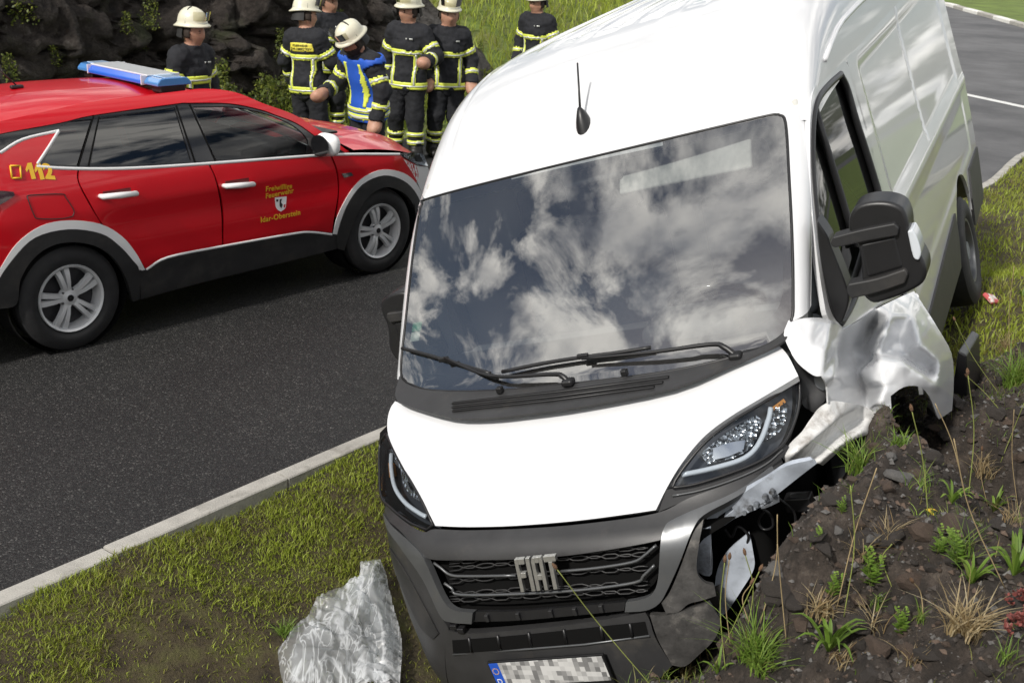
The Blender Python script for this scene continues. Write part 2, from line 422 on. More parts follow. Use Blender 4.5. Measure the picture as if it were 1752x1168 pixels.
def bank_mask(X, Y):
    "1 on the bare lava bank, 0 on the turf"
    m = np.interp((X-.30*(Y-3.0)-.18)+.35*(fbm(X, Y, 2.5, 3, 5)-.5), [.0, .35], [0, 1])
    return m*np.interp(Y+.8*(fbm(X, Y, 1.6, 3, 9)-.5)+.25*np.maximum(X-2.2, 0), [5.9, 6.7], [1, 0])
def ground_z(X, Y):
    X = np.asarray(X, float); Y = np.asarray(Y, float)
    z = base_z(X, Y); m = bank_mask(X, Y)
    z = z+m*((fbm(X, Y, 3.2, 4, 2)-.5)*.20+(np.abs(fbm(X, Y, 8, 5, 3)-.5))*.22-.04)+(1-m)*((fbm(X, Y, 2.0, 3, 7)-.5)*.05+(fbm(X, Y, 14, 3, 8)-.5)*.02)
    return z
def gz(x, y): return float(ground_z(np.array([x]), np.array([y]))[0])
def grid_mesh(name, X, Y, Z, mat, attr=None, keep=None):
    ny, nx = X.shape; V = np.stack([X, Y, Z], -1).reshape(-1, 3)
    i = np.arange(ny*nx).reshape(ny, nx); F = np.stack([i[:-1, :-1], i[:-1, 1:], i[1:, 1:], i[1:, :-1]], -1).reshape(-1, 4)
    if keep is not None:
        kf = keep.ravel()[F].any(1); F = F[kf]
    me = bpy.data.meshes.new(name); me.vertices.add(len(V)); me.vertices.foreach_set('co', V.ravel())
    me.loops.add(F.size); me.loops.foreach_set('vertex_index', F.ravel()); me.polygons.add(len(F))
    me.polygons.foreach_set('loop_start', np.arange(len(F))*4); me.polygons.foreach_set('use_smooth', np.ones(len(F), bool))
    me.materials.append(mat); me.update(); me.validate()
    for k, a in (attr or {}).items():
        at = me.attributes.new(k, 'FLOAT', 'POINT'); at.data.foreach_set('value', a.ravel().astype(np.float32))
    o = bpy.data.objects.new(name, me); COL.objects.link(o); return o
def ground_mat():
    m = bpy.data.materials.new('verge_and_bank_soil'); m.use_nodes = True; t = m.node_tree; b = t.nodes['Principled BSDF']
    tc = N(t, 'ShaderNodeTexCoord'); at = N(t, 'ShaderNodeAttribute', attribute_name='bank')
    def ns(sc, d=8, r=.65):
        n = N(t, 'ShaderNodeTexNoise'); n.inputs['Scale'].default_value = sc; n.inputs['Detail'].default_value = d; n.inputs['Roughness'].default_value = r
        t.links.new(tc.outputs['Object'], n.inputs['Vector']); return n
    def ramp(n, els):
        r = N(t, 'ShaderNodeValToRGB'); e = r.color_ramp.elements
        e[0].position, e[0].color = els[0][0], (*els[0][1], 1); e[1].position, e[1].color = els[-1][0], (*els[-1][1], 1)
        for p, c in els[1:-1]: x = e.new(p); x.color = (*c, 1)
        t.links.new(n.outputs['Fac'], r.inputs[0]); return r
    turf = ramp(ns(7), [(.3, (.030, .021, .013)), (.5, (.075, .058, .028)), (.7, (.11, .11, .030))])
    rock = ramp(ns(9, 12, .72), [(.32, (.012, .0095, .0078)), (.47, (.036, .028, .022)), (.58, (.072, .056, .045)), (.70, (.15, .125, .102))])
    x = N(t, 'ShaderNodeMix', data_type='RGBA'); t.links.new(at.outputs['Fac'], x.inputs[0]); t.links.new(turf.outputs[0], x.inputs[6]); t.links.new(rock.outputs[0], x.inputs[7])
    t.links.new(x.outputs[2], b.inputs['Base Color']); b.inputs['Roughness'].default_value = .9
    bn = ns(55, 8, .7); bp = N(t, 'ShaderNodeBump'); bp.inputs['Strength'].default_value = .9; bp.inputs['Distance'].default_value = .03
    t.links.new(bn.outputs['Fac'], bp.inputs['Height']); t.links.new(bp.outputs[0], b.inputs['Normal'])
    return m
gx = np.concatenate([np.arange(-4.5, .3, .05), np.arange(.3, 3.3, .016), np.arange(3.3, 11, .05)]); gy = np.concatenate([np.arange(-1.5, 1.8, .05), np.arange(1.8, 6.6, .02), np.arange(6.6, 20, .05)])
GX, GY = np.meshgrid(gx, gy)
SD = kerb_side(GX, GY); GZ = ground_z(GX, GY); BM = bank_mask(GX, GY)
GZ = np.where(SD < .07, np.minimum(GZ, 0)-np.clip((.07-SD)*4, 0, .35), GZ)
ground = grid_mesh('ground', GX, GY, GZ, ground_mat(), {'bank': BM}, keep=SD > -.25); tag(ground, kind='structure')

def asphalt():
    m = bpy.data.materials.new('asphalt'); m.use_nodes = True; t = m.node_tree; b = t.nodes['Principled BSDF']
    tc = N(t, 'ShaderNodeTexCoord')
    v = N(t, 'ShaderNodeTexVoronoi'); v.inputs['Scale'].default_value = 125; t.links.new(tc.outputs['Object'], v.inputs['Vector'])
    r = N(t, 'ShaderNodeValToRGB'); t.links.new(v.outputs['Color'], r.inputs[0])
    e = r.color_ramp.elements; e[0].position = .15; e[0].color = (.008, .008, .0085, 1); e[1].position = .95; e[1].color = (.13, .127, .122, 1)
    x = e.new(.62); x.color = (.019, .0188, .019, 1); x = e.new(.82); x.color = (.046, .0455, .0445, 1)
    n = N(t, 'ShaderNodeTexNoise'); n.inputs['Scale'].default_value = .9; n.inputs['Detail'].default_value = 6; t.links.new(tc.outputs['Object'], n.inputs['Vector'])
    r2 = N(t, 'ShaderNodeValToRGB'); t.links.new(n.outputs['Fac'], r2.inputs[0]); r2.color_ramp.elements[0].position = .3; r2.color_ramp.elements[1].position = .7
    r2.color_ramp.elements[0].color = (.72, .72, .72, 1); r2.color_ramp.elements[1].color = (1.05, 1.04, 1.02, 1)
    mu = N(t, 'ShaderNodeMix', data_type='RGBA', blend_type='MULTIPLY'); mu.inputs[0].default_value = 1
    t.links.new(r.outputs[0], mu.inputs[6]); t.links.new(r2.outputs[0], mu.inputs[7]); t.links.new(mu.outputs[2], b.inputs['Base Color'])
    b.inputs['Roughness'].default_value = .62
    bp = N(t, 'ShaderNodeBump'); bp.inputs['Strength'].default_value = .8; bp.inputs['Distance'].default_value = .006
    t.links.new(v.outputs['Distance'], bp.inputs['Height']); bp.invert = True; t.links.new(bp.outputs[0], b.inputs['Normal'])
    return m
far_edge = [xy(-6.3, t) for t in (-30, -20, -10, 0, 5, 10, 15)]+[xy(-6.5, 20), xy(-7.2, 30), (12.5, 42), (13.0, 54), (11.5, 70), (8, 95), (4, 140)]
fe = spline([(*p, 0) for p in far_edge], 6, closed=False, corner=170)
poly = [Vector((p[0], p[1])) for p in kerb_path]+[Vector((60, 33)), Vector((140, 60)), Vector((140, 160)), Vector((20, 160))]+[Vector((p[0], p[1])) for p in fe[::-1]]
r_ = delaunay_2d_cdt(poly, [(i, (i+1) % len(poly)) for i in range(len(poly))], [], 2, 1e-6)
road = mesh_obj('road', [(p[0], p[1], 0) for p in r_[0]], [list(f) for f in r_[2]], asphalt(), smooth=False)
road.data.update(); tag(road, kind='structure')
sharp(road)
# make the road face up
if road.data.polygons[0].normal.z < 0:
    road.data.flip_normals()

# older surface of the joining road; its paler colour also holds grazing sun sheen
M_['old_asphalt'] = mat('old_asphalt', (.125, .125, .128), .75, var=.22, vscale=1.2, bump=.3, bscale=150., dirt=(.075, .075, .078), dscale=.35, dpos=(.45, .62))
k0 = int(((kp-np.array((5.3, 13.2)))**2).sum(1).argmin())
op = [Vector(p) for p in kp[k0:]]+[Vector((60, 33)), Vector((140, 60)), Vector((140, 160)), Vector((30, 160)), Vector((13.5, 54)), Vector((12, 42)), Vector((7.5, 30)), Vector((4.6, 22))]
r_ = delaunay_2d_cdt(op, [(i, (i+1) % len(op)) for i in range(len(op))], [], 1, 1e-6)
fcs = [list(f) for f in r_[2] if inside((sum(r_[0][i][0] for i in f)/3, sum(r_[0][i][1] for i in f)/3), op)]
jr = mesh_obj('joining_road', [(p[0], p[1], .004) for p in r_[0]], fcs, M_['old_asphalt'], None, False); tag(jr, kind='structure')
# painted edge line at the junction
M_['road_white'] = mat('road_paint', (.72, .72, .70), .6, var=.12, vscale=6., dirt=(.25, .25, .24), dscale=9., dpos=(.55, .75))
a, b = at_z((1640, 159), .009), at_z((1752, 183), .009); d = (b-a); a = a-d*1.0; b = b+d*9
nrm = Vector((-d.y, d.x, 0)).normalized()*.11
tag(mesh_obj('road_marking', [a-nrm, b-nrm, b+nrm, a+nrm], [[0, 1, 2, 3]], M_['road_white']), kind='structure')

# kerb stones
M_['kerb'] = mat('kerb_concrete', (.40, .385, .35), .85, var=.16, vscale=9., bump=.3, bscale=120., dirt=(.13, .12, .10), dscale=6., dpos=(.55, .8))
kerb = bpy.data.objects.new('kerb', None); COL.objects.link(kerb); tag(kerb, kind='structure')
seg = np.linalg.norm(np.diff(kp, axis=0), axis=1); arc = np.concatenate([[0], np.cumsum(seg)])
j0 = arc[((kp-np.array(tuple(at_z((187, 942), .05)[:2])))**2).sum(1).argmin()]
def kp_at(s_): return np.array([np.interp(s_, arc, kp[:, 0]), np.interp(s_, arc, kp[:, 1])]), np.array([np.interp(s_, arc, kn[:, 0]), np.interp(s_, arc, kn[:, 1])])
rk = random.Random(3)
for k in range(-5, 26):
    s0, s1 = j0+k*1.0+.007, j0+(k+1)*1.0-.007
    if s1 > arc[-1] or s0 < 0: continue
    V, F = [], []; dz = rk.uniform(-.006, .006); n = 6; ofs = rk.uniform(-.005, .005)
    for i in range(n+1):
        c, nn = kp_at(s0+(s1-s0)*i/n)
        for (w_, z_) in ((-.060, -.12), (-.056, .048), (-.044, .060), (.05, .062), (.056, .056), (.060, -.12)):
            q = c+nn*(w_+ofs); V.append((q[0], q[1], z_+dz))
    for i in range(n):
        for j in range(5): a_ = i*6+j; F.append([a_, a_+6, a_+7, a_+1])
    F += [[0, 1, 2, 3, 4, 5], [n*6+j for j in range(5, -1, -1)]]
    o = mesh_obj('kerb_stone', V, F, M_['kerb'], kerb); sharp(o, 30)
# far kerb: alternating white and grey blocks
far_kerb = bpy.data.objects.new('far_kerb', None); COL.objects.link(far_kerb); tag(far_kerb, kind='structure')
isl = [at_z(q, .12) for q in ((1990, 104), (1870, 72), (1752, 42), (1690, 25), (1640, 12), (1600, 2))]
isl = [(p.x, p.y) for p in isl]; isl = isl+[(isl[-1][0]-.6, isl[-1][1]+12), (isl[-1][0]-3, isl[-1][1]+40)]
ip = spline([(*p, 0) for p in isl], 6, closed=False, corner=170); fp = resample([Vector((p[0], p[1])) for p in ip], 1.1, closed=False)
M_['kerb_white'] = mat('kerb_white_paint', (.78, .77, .73), .7, var=.08, dirt=(.4, .39, .36), dscale=4., dpos=(.55, .8))
cnt = 0
for i in range(len(fp)-1):
    a, b = fp[i], fp[i+1]
    if a.y > 80: continue
    d = (b-a); L = d.length; ang = math.atan2(d.y, d.x); c = (a+b)/2
    Mx = Matrix.Translation((c.x, c.y, .0)) @ Matrix.Rotation(ang, 4, 'Z'); cnt += 1
    box('kerb_block', (0, -.14, .0), (L-.03, .30, .26), M_['kerb_white'] if (cnt//3) % 2 else M_['kerb'], far_kerb, Mx, bv=.03)
ie = [Vector((p[0], p[1])) for p in ip]+[Vector((90, 110)), Vector((90, 20))]
r_ = delaunay_2d_cdt(ie, [(i, (i+1) % len(ie)) for i in range(len(ie))], [], 1, 1e-6)
isl_o = mesh_obj('traffic_island', [(p[0]+.12, p[1], .11) for p in r_[0]], [list(f) for f in r_[2]], mat('island_turf', (.12, .17, .03), .95, var=.45, vscale=.8, bump=.8, bscale=20.), None, False); tag(isl_o, kind='structure')
# the land beyond the road: turf strip, then a slope
def far_mat():
    m = mat('far_turf', (.10, .14, .025), .95, var=.5, vscale=1.6, dirt=(.17, .16, .06), dscale=.9, dpos=(.45, .7), bump=.8, bscale=18.)
    return m
fx = np.concatenate([np.arange(-40, 24, .4)]); fy = np.arange(0, 150, .5)
FX, FY = np.meshgrid(fx, fy)
fea = np.array([tuple(p)[:2] for p in fe]); ft = np.gradient(fea, axis=0); ft /= np.linalg.norm(ft, axis=1)[:, None]; fn_ = np.stack([-ft[:, 1], ft[:, 0]], 1)
def far_side(X, Y):
    P = np.stack([X.ravel(), Y.ravel()], 1); out = np.empty(len(P))
    for i in range(0, len(P), 8000):
        q = P[i:i+8000]; j = ((q[:, None, :]-fea[None])**2).sum(2).argmin(1); out[i:i+8000] = ((q-fea[j])*fn_[j]).sum(1)
    return out.reshape(X.shape)
def far_z(X, Y):
    D = far_side(X, Y)
    return np.where(D < 0, -.25, .04+.03*np.clip(D, 0, 2)+np.clip(D-2.6, 0, 60)*.42*np.clip(1-(Y-24)/60, .25, 1)+(fbm(X, Y, .35, 4, 4)-.5)*.5*np.clip(D-2, 0, 3)/3), D
FZ, FD = far_z(FX, FY)
fg = grid_mesh('far_bank', FX, FY, FZ, far_mat(), keep=FD > -.5); tag(fg, kind='structure')
# ground sheet that carries on to the horizon below everything
mesh_obj('base_terrain', [(-450, -60, -.6), (450, -60, -.6), (450, 800, -.6), (-450, 800, -.6)], [[0, 1, 2, 3]], mat('terrain', (.07, .09, .03), .95, var=.4, vscale=.05))
tag(bpy.data.objects['base_terrain'], kind='structure')
# ------------------------------------------------------------------ the crashed van (u to its left = picture right, v backwards, z up)
VM = Matrix.Translation((.411, 3.6004, -.3584)) @ Matrix.Rotation(-.44977, 4, 'Z') @ Matrix.Rotation(-.32486, 4, 'Y') @ Matrix.Rotation(.10625, 4, 'X')
VF = Frame(VM)
van = thing('delivery_van', 'white delivery van with crumpled front corner, tilted against the lava bank', 'van', VM)
_bf = Prof([(.2, .10), (.32, .045), (.45, .02), (.58, .02), (.72, .03), (.88, .06), (.98, .085), (1.03, .12), (1.065, .18), (1.10, .22), (1.3, .34)])
def FB(u, z):                                             # bumper and lamps
    a = abs(u)/.9
    return _bf(z)+.06*a*a+.28*a**5*(1+.25*clamp(1.0-z, 0, .7))
def FW(u, z):                                             # windscreen
    return .78+(z-1.495)*1.003-.035*math.sin(math.pi*clamp((z-1.43)/.72))+.10*(u/.9)**2
_hd = Prof([(.12, .98), (.18, 1.055), (.22, 1.105), (.30, 1.185), (.45, 1.29), (.6, 1.375), (.75, 1.445), (.95, 1.52)])
def HD(u, v):                                             # bonnet
    a = abs(u)/.9
    return _hd(v-.05*a*a)-.02*a**4
_sz = Prof([(.2, .965), (.45, .99), (.7, 1.005), (1.0, 1.015), (1.3, 1.012), (1.5, 1.0), (1.8, .985), (2.1, .970), (2.3, .960)])
def SD_(v, z):                                            # body side (half width)
    s_ = _sz(z)
    if v < 1.7: s_ -= .10*((1.7-v)/1.0)**2
    # recessed load panels, swage and rub strip
    m = sstep(2.62, 2.70, v)*(1-sstep(5.62, 5.70, v))
    s_ -= .009*m*sstep(1.36, 1.44, z)*(1-sstep(2.06, 2.12, z))
    s_ -= .007*m*sstep(.84, .90, z)*(1-sstep(1.20, 1.28, z))
    s_ += .007*math.exp(-((z-1.32)/.03)**2)*sstep(2.4, 2.6, v)
    s_ -= .008*math.exp(-((v-3.98)/.02)**2)*sstep(1.36, 1.44, z)
    return s_
_zt = Prof([(1.38, 2.10), (1.417, 2.13), (1.55, 2.245), (1.72, 2.365), (1.92, 2.47), (2.15, 2.545), (2.5, 2.595), (3.2, 2.61), (6.0, 2.615)])
def GR(u, v):                                             # roof
    vv = v-.10*(u/.9)**2*(1-sstep(1.5, 2.6, v)); zt = _zt(vv)
    a = min(abs(u)/.967, 1.0); D = .05+clamp((zt-2.13)*.86, 0, .36)
    z = zt-.035*a*a-D*(1-(1-a**7)**(1/7))
    rib = sstep(2.35, 2.55, v)*(1-sstep(.74, .80, abs(u)))
    z += .011*rib*(sstep(-.2, .5, math.cos(u*2*math.pi/.23))-.5)
    z -= .006*math.exp(-((abs(u)-.80)/.010)**2)
    return z
Lf = lambda u, z: (u, FB(u, z), z)
Lw = lambda u, z: (u, FW(u, z), z)
Lh = lambda u, v: (u, v, HD(u, v))
Ls = lambda v, z: (SD_(v, z), v, z)
FRONT = (0, -1, .25); SIDE = (1, 0, 0); UP = (0, -.3, 1)
def pxF(pts, n=4, fn=FB, c=48): return [(p.x, p.z) for p in (VF.hit(q, fn, 1) for q in spline(pts, n, True, c))]
def pxW(pts, n=4, c=48): return pxF(pts, n, FW, c)
def pxH(pts, n=4, c=48): return [(p.x, p.y) for p in (VF.hit(q, HD, 2) for q in spline(pts, n, True, c))]
def pxS(pts, n=4, c=48): return [(p.y, p.z) for p in (VF.hit(q, SD_, 0) for q in spline(pts, n, True, c))]
W_ = M_['white']

# roof as one pressed sheet
us = [-.967, -.9668, -.966, -.964, -.96, -.953, -.944, -.93, -.91, -.88, -.85]+list(np.linspace(-.82, .82, 110))+[.85, .88, .91, .93, .944, .953, .96, .964, .966, .9668, .967]
vs = [0, .02, .05, .1, .16, .22, .3, .38, .46, .55, .65, .75, .85, .95, 1.1, 1.3, 1.6, 2.0, 2.5, 3, 3.5, 4, 4.3, 4.45]
V, NN, Fq = [], [], []
for i, k in enumerate(vs):
    for u in us:
        v0 = FW(u, 2.13)+.006; v = v0+(6.0-v0)*(k/4.45)
        V.append(Vector((u, v, GR(u, v))))
nu = len(us)
for i in range(len(vs)-1):
    for j in range(nu-1): Fq.append([i*nu+j, i*nu+j+1, (i+1)*nu+j+1, (i+1)*nu+j])
roof = mesh_obj('roof', V, Fq, W_, van)

# rear body side, both flanks
def arch(cv, cz, r_, a0, a1, n=18): return [(cv+r_*math.cos(R(a0+(a1-a0)*i/n)), cz+r_*math.sin(R(a0+(a1-a0)*i/n))) for i in range(n+1)]
side_out = [(2.44, 2.185), (5.98, 2.185), (6.0, 1.2), (5.97, .42), (5.32, .42)]+arch(4.83, .42, .47, 0, 180)+[(2.44, .42)]
panel('side_panel', side_out, Ls, W_, van, SIDE, .035, .02)
Lsl = lambda v, z: (-SD_(v, z), v, z)
left_out = [(1.0, 1.36), (1.62, 2.12), (1.75, 2.185), (5.98, 2.185), (6.0, 1.2), (5.97, .42), (5.32, .42)]+arch(4.83, .42, .47, 0, 180)+[(1.5, .42)]+arch(.98, .42, .47, 0, 110)+[(.72, 1.2)]
panel('side_panel', left_out, Lsl, W_, van, (-1, 0, 0), .06, .02)
# roof drip rail each side
for sg in (1, -1):
    tube('drip_rail', [(sg*(SD_(v, 2.19)+.002), v, GR(.9665, v)-.012) for v in np.linspace(2.0, 5.98, 24)], .014, W_, van, 6)
rear = [(u, 5.99, z) for u, z in ((-.96, .42), (.96, .42), (1.0, 1.2), (.965, 2.2), (.85, 2.56), (-.85, 2.56), (-.965, 2.2), (-1.0, 1.2))]
mesh_obj('rear_doors', rear, [list(range(8))[::-1]], W_, van, False)
for sg in (1, -1):
    o = panel('tail_lamp', [(.86, .95), (.97, .95), (.95, 1.75), (.86, 1.75)], lambda a, z: (sg*a, 6.0, z), mat('tail_red', (.35, .01, .01), .2, coat=.5), van, (0, 1, 0), .05, .02)
# windscreen: glass, black printed border, seal
ws = pxW([(716, 372), (722, 350), (738, 338), (900, 296), (1100, 248), (1300, 201), (1332, 196), (1344, 210), (1350, 300), (1355, 400), (1357, 500), (1354, 548), (1330, 580), (1270, 606), (1150, 634), (1000, 654), (850, 668), (740, 668), (696, 655), (686, 632), (695, 540), (706, 440)], 5)
wi = pxW([(728, 382), (735, 362), (748, 352), (900, 312), (1100, 263), (1290, 217), (1318, 214), (1328, 226), (1334, 310), (1339, 400), (1338, 490), (1330, 527), (1300, 553), (1250, 573), (1150, 596), (1000, 622), (850, 636), (760, 640), (716, 636), (706, 622), (707, 545), (716, 450)], 5)
panel('windscreen', ws, Lw, M_['wind'], van, FRONT, .05, .006)
frit = panel('windscreen_border', ws, offset_lift(Lw, -.006, FRONT), M_['gloss'], van, FRONT, .05, .004, holes=[wi])
seal_pts = [Vector(Lw(*p)) for p in ws]; seal_pts.append(seal_pts[0])
tube('windscreen_seal', seal_pts, .006, M_['black'], van, 6)

# cowl below the windscreen
def CW(u, v): return 1.445+(v-.72)*.30-.010*(u/.9)**2
cowl_px = [(676, 672), (684, 640), (694, 655), (740, 668), (850, 668), (1000, 654), (1150, 634), (1270, 606), (1335, 575), (1356, 545), (1350, 572), (1330, 590), (1250, 625), (1150, 664), (1000, 694), (900, 708), (830, 715), (770, 714), (705, 697), (680, 686)]
cow = [(p.x, p.y) for p in (VF.hit(q, CW, 2) for q in spline(cowl_px, 3))]
cowl = panel('cowl', cow, lambda u, v: (u, v, CW(u, v)), M_['plastic'], van, UP, .05, .01)
for a, b in (((775, 690), (1145, 645)), ((775, 697), (1135, 654)), ((776, 703), (1120, 662))):
    A, B = VF.hit(a, CW, 2), VF.hit(b, CW, 2)
    mid = VF.hit(((a[0]+b[0])/2, (a[1]+b[1])/2+2), CW, 2)
    tube('vent_slot', [A+Vector((0, 0, .002)), mid+Vector((0, 0, .002)), B+Vector((0, 0, .002))], .0045, M_['void'], cowl, 6)
    tube('vent_rib', [A+Vector((0, -.009, .004)), mid+Vector((0, -.009, .004)), B+Vector((0, -.009, .004))], .0035, M_['plastic'], cowl, 6)
for q in ((857, 672), (1070, 643)):
    P = VF.hit(q, CW, 2); box('washer_jet', P+Vector((0, 0, .014)), (.026, .03, .028), M_['black'], cowl, bv=.006)
# wipers
def wiper(arm, blade):
    root = None
    P = [VF.hit(q, FW, 1)+Vector((0, -h, h*.6)) for q, h in arm]
    o = tube('wiper_arm', catmull3(P, 5), [.013-.007*i/(5*(len(P)-1)) for i in range(5*(len(P)-1)+1)], M_['black'], van, 8)
    P = [VF.hit(q, FW, 1)+Vector((0, -.028, .016)) for q in blade]
    tube('wiper_blade', catmull3(P, 5), .0085, M_['black'], o, 8)
    c = P[len(P)//2]; box('blade_clip', c+Vector((0, -.006, .006)), (.05, .02, .022), M_['black'], o, bv=.006)
    e = VF.hit(arm[0][0], FW, 1)+Vector((0, -arm[0][1], arm[0][1]*.6)); box('arm_pivot', e, (.05, .05, .03), M_['black'], o, bv=.012)
wiper([((1268, 612), .05), ((1250, 598), .06), ((1225, 593), .055), ((1120, 606), .045), ((1005, 616), .04)], [(866, 637), (940, 622), (1005, 612), (1060, 605), (1119, 596)])
wiper([((984, 656), .05), ((975, 646), .06), ((955, 643), .055), ((850, 645), .045), ((770, 614), .04)], [(695, 597), (730, 606), (768, 617), (805, 628), (846, 640)])

# bonnet
hood_px = [(676, 686), (705, 697), (770, 714), (830, 715), (900, 708), (1000, 694), (1150, 664), (1250, 625), (1330, 588), (1348, 608), (1366, 643), (1300, 682), (1250, 712), (1205, 746), (1168, 790), (1142, 832), (1122, 872), (1060, 881), (980, 891), (880, 899), (800, 901), (745, 899), (728, 866), (712, 838), (694, 806), (674, 768), (664, 742), (663, 718), (668, 698)]
hood = panel('bonnet', pxH(hood_px), Lh, W_, van, UP, .03, .03)
# dark gap liner under the bonnet edge and round the lamps
liner_px = [(650, 740), (690, 700), (830, 722), (1150, 672), (1330, 600), (1372, 640), (1372, 690), (1350, 760), (1310, 800), (1130, 890), (900, 915), (740, 915), (660, 880), (648, 800)]
panel('front_liner', [(p.x, p.y) for p in (VF.hit(q, lambda u, v: HD(u, v)-.20, 2) for q in liner_px)], lambda u, v: (u, v, HD(u, v)-.20), M_['void'], van, UP, .06, .0, rim=False)

# head lamps
def FL(u, z):                                             # lamp surface: bonnet edge swept round to the wing
    a = abs(u)/.9; return .12+.30*a**2.2+(z-1.05)*.85*a+.10*clamp(a-.9, 0, 1)
Ll = lambda u, z: (u, FL(u, z), z)
def head_lamp(outer, inner_drl, bowl, beam, sgn, side_lens):
    po = [(p.x, p.z) for p in (VF.hit(q, FL, 1) for q in spline(outer, 4))]
    lens = panel('head_lamp', po, Ll, M_['lens'], van, FRONT, .03, .03)
    panel('lamp_housing', po, offset_lift(Ll, -.07, FRONT), M_['lampback'], lens, FRONT, .03, .0, rim=False)
    pts = [Vector(offset_lift(Ll, -.02, FRONT)(p.x, p.z)) for p in (VF.hit(q, FL, 1) for q in spline(inner_drl, 5, False))]
    tube('running_light', pts, .010, M_['lampwhite'], lens, 8)
    if bowl:
        pb = [(p.x, p.z) for p in (VF.hit(q, FL, 1) for q in spline(bowl, 4))]
        panel('reflector', pb, offset_lift(Ll, -.045, FRONT), M_['lampchrome'], lens, FRONT, .025, .03)
        pb = [(p.x, p.z) for p in (VF.hit(q, FL, 1) for q in spline(beam, 4))]
        panel('bulb_shield', pb, offset_lift(Ll, -.03, FRONT), M_['chrome'], lens, FRONT, .02, .02)
    if side_lens:
        for k, L in enumerate(side_lens):
            pb = [(p.x, p.z) for p in (VF.hit(q, FL, 1) for q in spline(L, 4))]
            panel('indicator' if k else 'side_reflector', pb, offset_lift(Ll, -.03, FRONT), M_['lampchrome'] if k == 0 else M_['amber'], lens, FRONT, .02, .02)
    e = [Vector(Ll(*p)) for p in po]; e.append(e[0]); tube('lamp_edge', e, .006, M_['black'], lens, 6)
    return lens
M_['lampback'] = mat('lamp_housing', (.07, .075, .085), .3, metal=.4)
M_['lampwhite'] = mat('running_light', (.62, .66, .70), .15, coat=.5)
def chrome_tex():
    m = mat('lamp_reflector', (.60, .63, .66), .16, metal=.95); t = m.node_tree; b = t.nodes['Principled BSDF']
    tc = N(t, 'ShaderNodeTexCoord'); v = N(t, 'ShaderNodeTexVoronoi'); v.inputs['Scale'].default_value = 45; t.links.new(tc.outputs['Object'], v.inputs['Vector'])
    bp = N(t, 'ShaderNodeBump'); bp.inputs['Strength'].default_value = .8; bp.inputs['Distance'].default_value = .02; t.links.new(v.outputs['Distance'], bp.inputs['Height']); t.links.new(bp.outputs[0], b.inputs['Normal'])
    return m
M_['lampchrome'] = chrome_tex()
M_['amber'] = mat('amber_lamp', (.55, .22, .03), .25, coat=.4)
head_lamp([(1368, 650), (1300, 692), (1250, 722), (1208, 755), (1172, 797), (1150, 830), (1152, 834), (1190, 828), (1250, 809), (1305, 786), (1342, 756), (1362, 714), (1368, 680)],
          [(1166, 812), (1220, 800), (1275, 782), (1302, 755), (1318, 715), (1322, 695)], [(1200, 775), (1250, 735), (1300, 705), (1312, 715), (1298, 750), (1270, 775), (1215, 793)],
          [(1222, 765), (1250, 755), (1278, 750), (1275, 766), (1250, 778), (1222, 785)], 1,
          [[(1318, 705), (1345, 684), (1352, 690), (1350, 715), (1335, 738), (1310, 752)], [(1322, 696), (1346, 678), (1350, 684), (1324, 702)]])
head_lamp([(660, 742), (650, 760), (649, 800), (652, 848), (668, 868), (700, 893), (730, 906), (741, 898), (722, 858), (700, 818), (680, 782), (667, 756)],
          [(662, 775), (662, 800), (668, 832), (685, 858), (708, 876), (722, 884)], [(668, 802), (682, 812), (700, 830), (708, 862), (690, 850), (674, 828)],
          [(684, 822), (692, 826), (698, 838), (690, 838)], -1, [[(654, 768), (664, 760), (684, 790), (704, 822), (700, 826), (684, 812), (666, 792)], [(653, 790), (658, 790), (660, 812), (655, 815)]])

# dark trim between the lamp and the bumper
panel('lamp_trim', [(p.x, p.z) for p in (VF.hit(q, FL, 1) for q in spline([(1140, 838), (1152, 835), (1190, 829), (1250, 810), (1305, 787), (1343, 757), (1352, 762), (1336, 785), (1300, 808), (1240, 832), (1180, 853), (1126, 876)], 4))], offset_lift(Ll, -.012, FRONT), M_['black'], van, FRONT, .03, .02)
e_ = [Vector(offset_lift(Ll, -.006, FRONT)(p.x, p.z)) for p in (VF.hit(q, FL, 1) for q in spline([(1150, 848), (1200, 838), (1260, 818), (1310, 794), (1340, 768)], 4, False))]; tube('lamp_trim_line', e_, .004, M_['satin'], van, 6)
# bumper in its pieces
PL = M_['plastic']
def bump_panel(name, pts, m, off=0., thick=.03, res=.03, parent=None, n=4, c=48):
    return panel(name, pxF(pts, n, FB, c), offset_lift(Lf, off, FRONT), m, parent or van, FRONT, res, thick)
# everything behind the bumper skin is black
panel('bumper_core', pxF([(650, 860), (700, 905), (900, 910), (1120, 885), (1300, 812), (1270, 870), (1180, 960), (1140, 1060), (1170, 1130), (1060, 1190), (780, 1210), (700, 1150), (655, 990)], 3), offset_lift(Lf, -.075, FRONT), M_['void'], van, FRONT, .06, .02)
bump_panel('bumper_top', [(648, 846), (668, 870), (700, 897), (727, 911), (745, 906), (800, 908), (900, 905), (1000, 897), (1122, 879), (1180, 852), (1240, 830), (1300, 806), (1335, 782), (1338, 792), (1300, 822), (1250, 853), (1200, 880), (1160, 905), (1128, 924), (1000, 946), (900, 955), (800, 957), (736, 955), (712, 935), (690, 912), (664, 888), (648, 866)], PL, .006, .04)
grille_open = [(735, 959), (800, 960), (900, 958), (1000, 949), (1126, 927), (1122, 986), (1108, 1012), (1073, 1024), (900, 1040), (812, 1042), (780, 1036), (758, 1014)]
grille = bump_panel('grille', grille_open, M_['void'], -.05, .03)
def on_grille(q, d=-.03):
    p = VF.hit(q, FB, 1); return Vector(offset_lift(Lf, d, FRONT)(p.x, p.z))
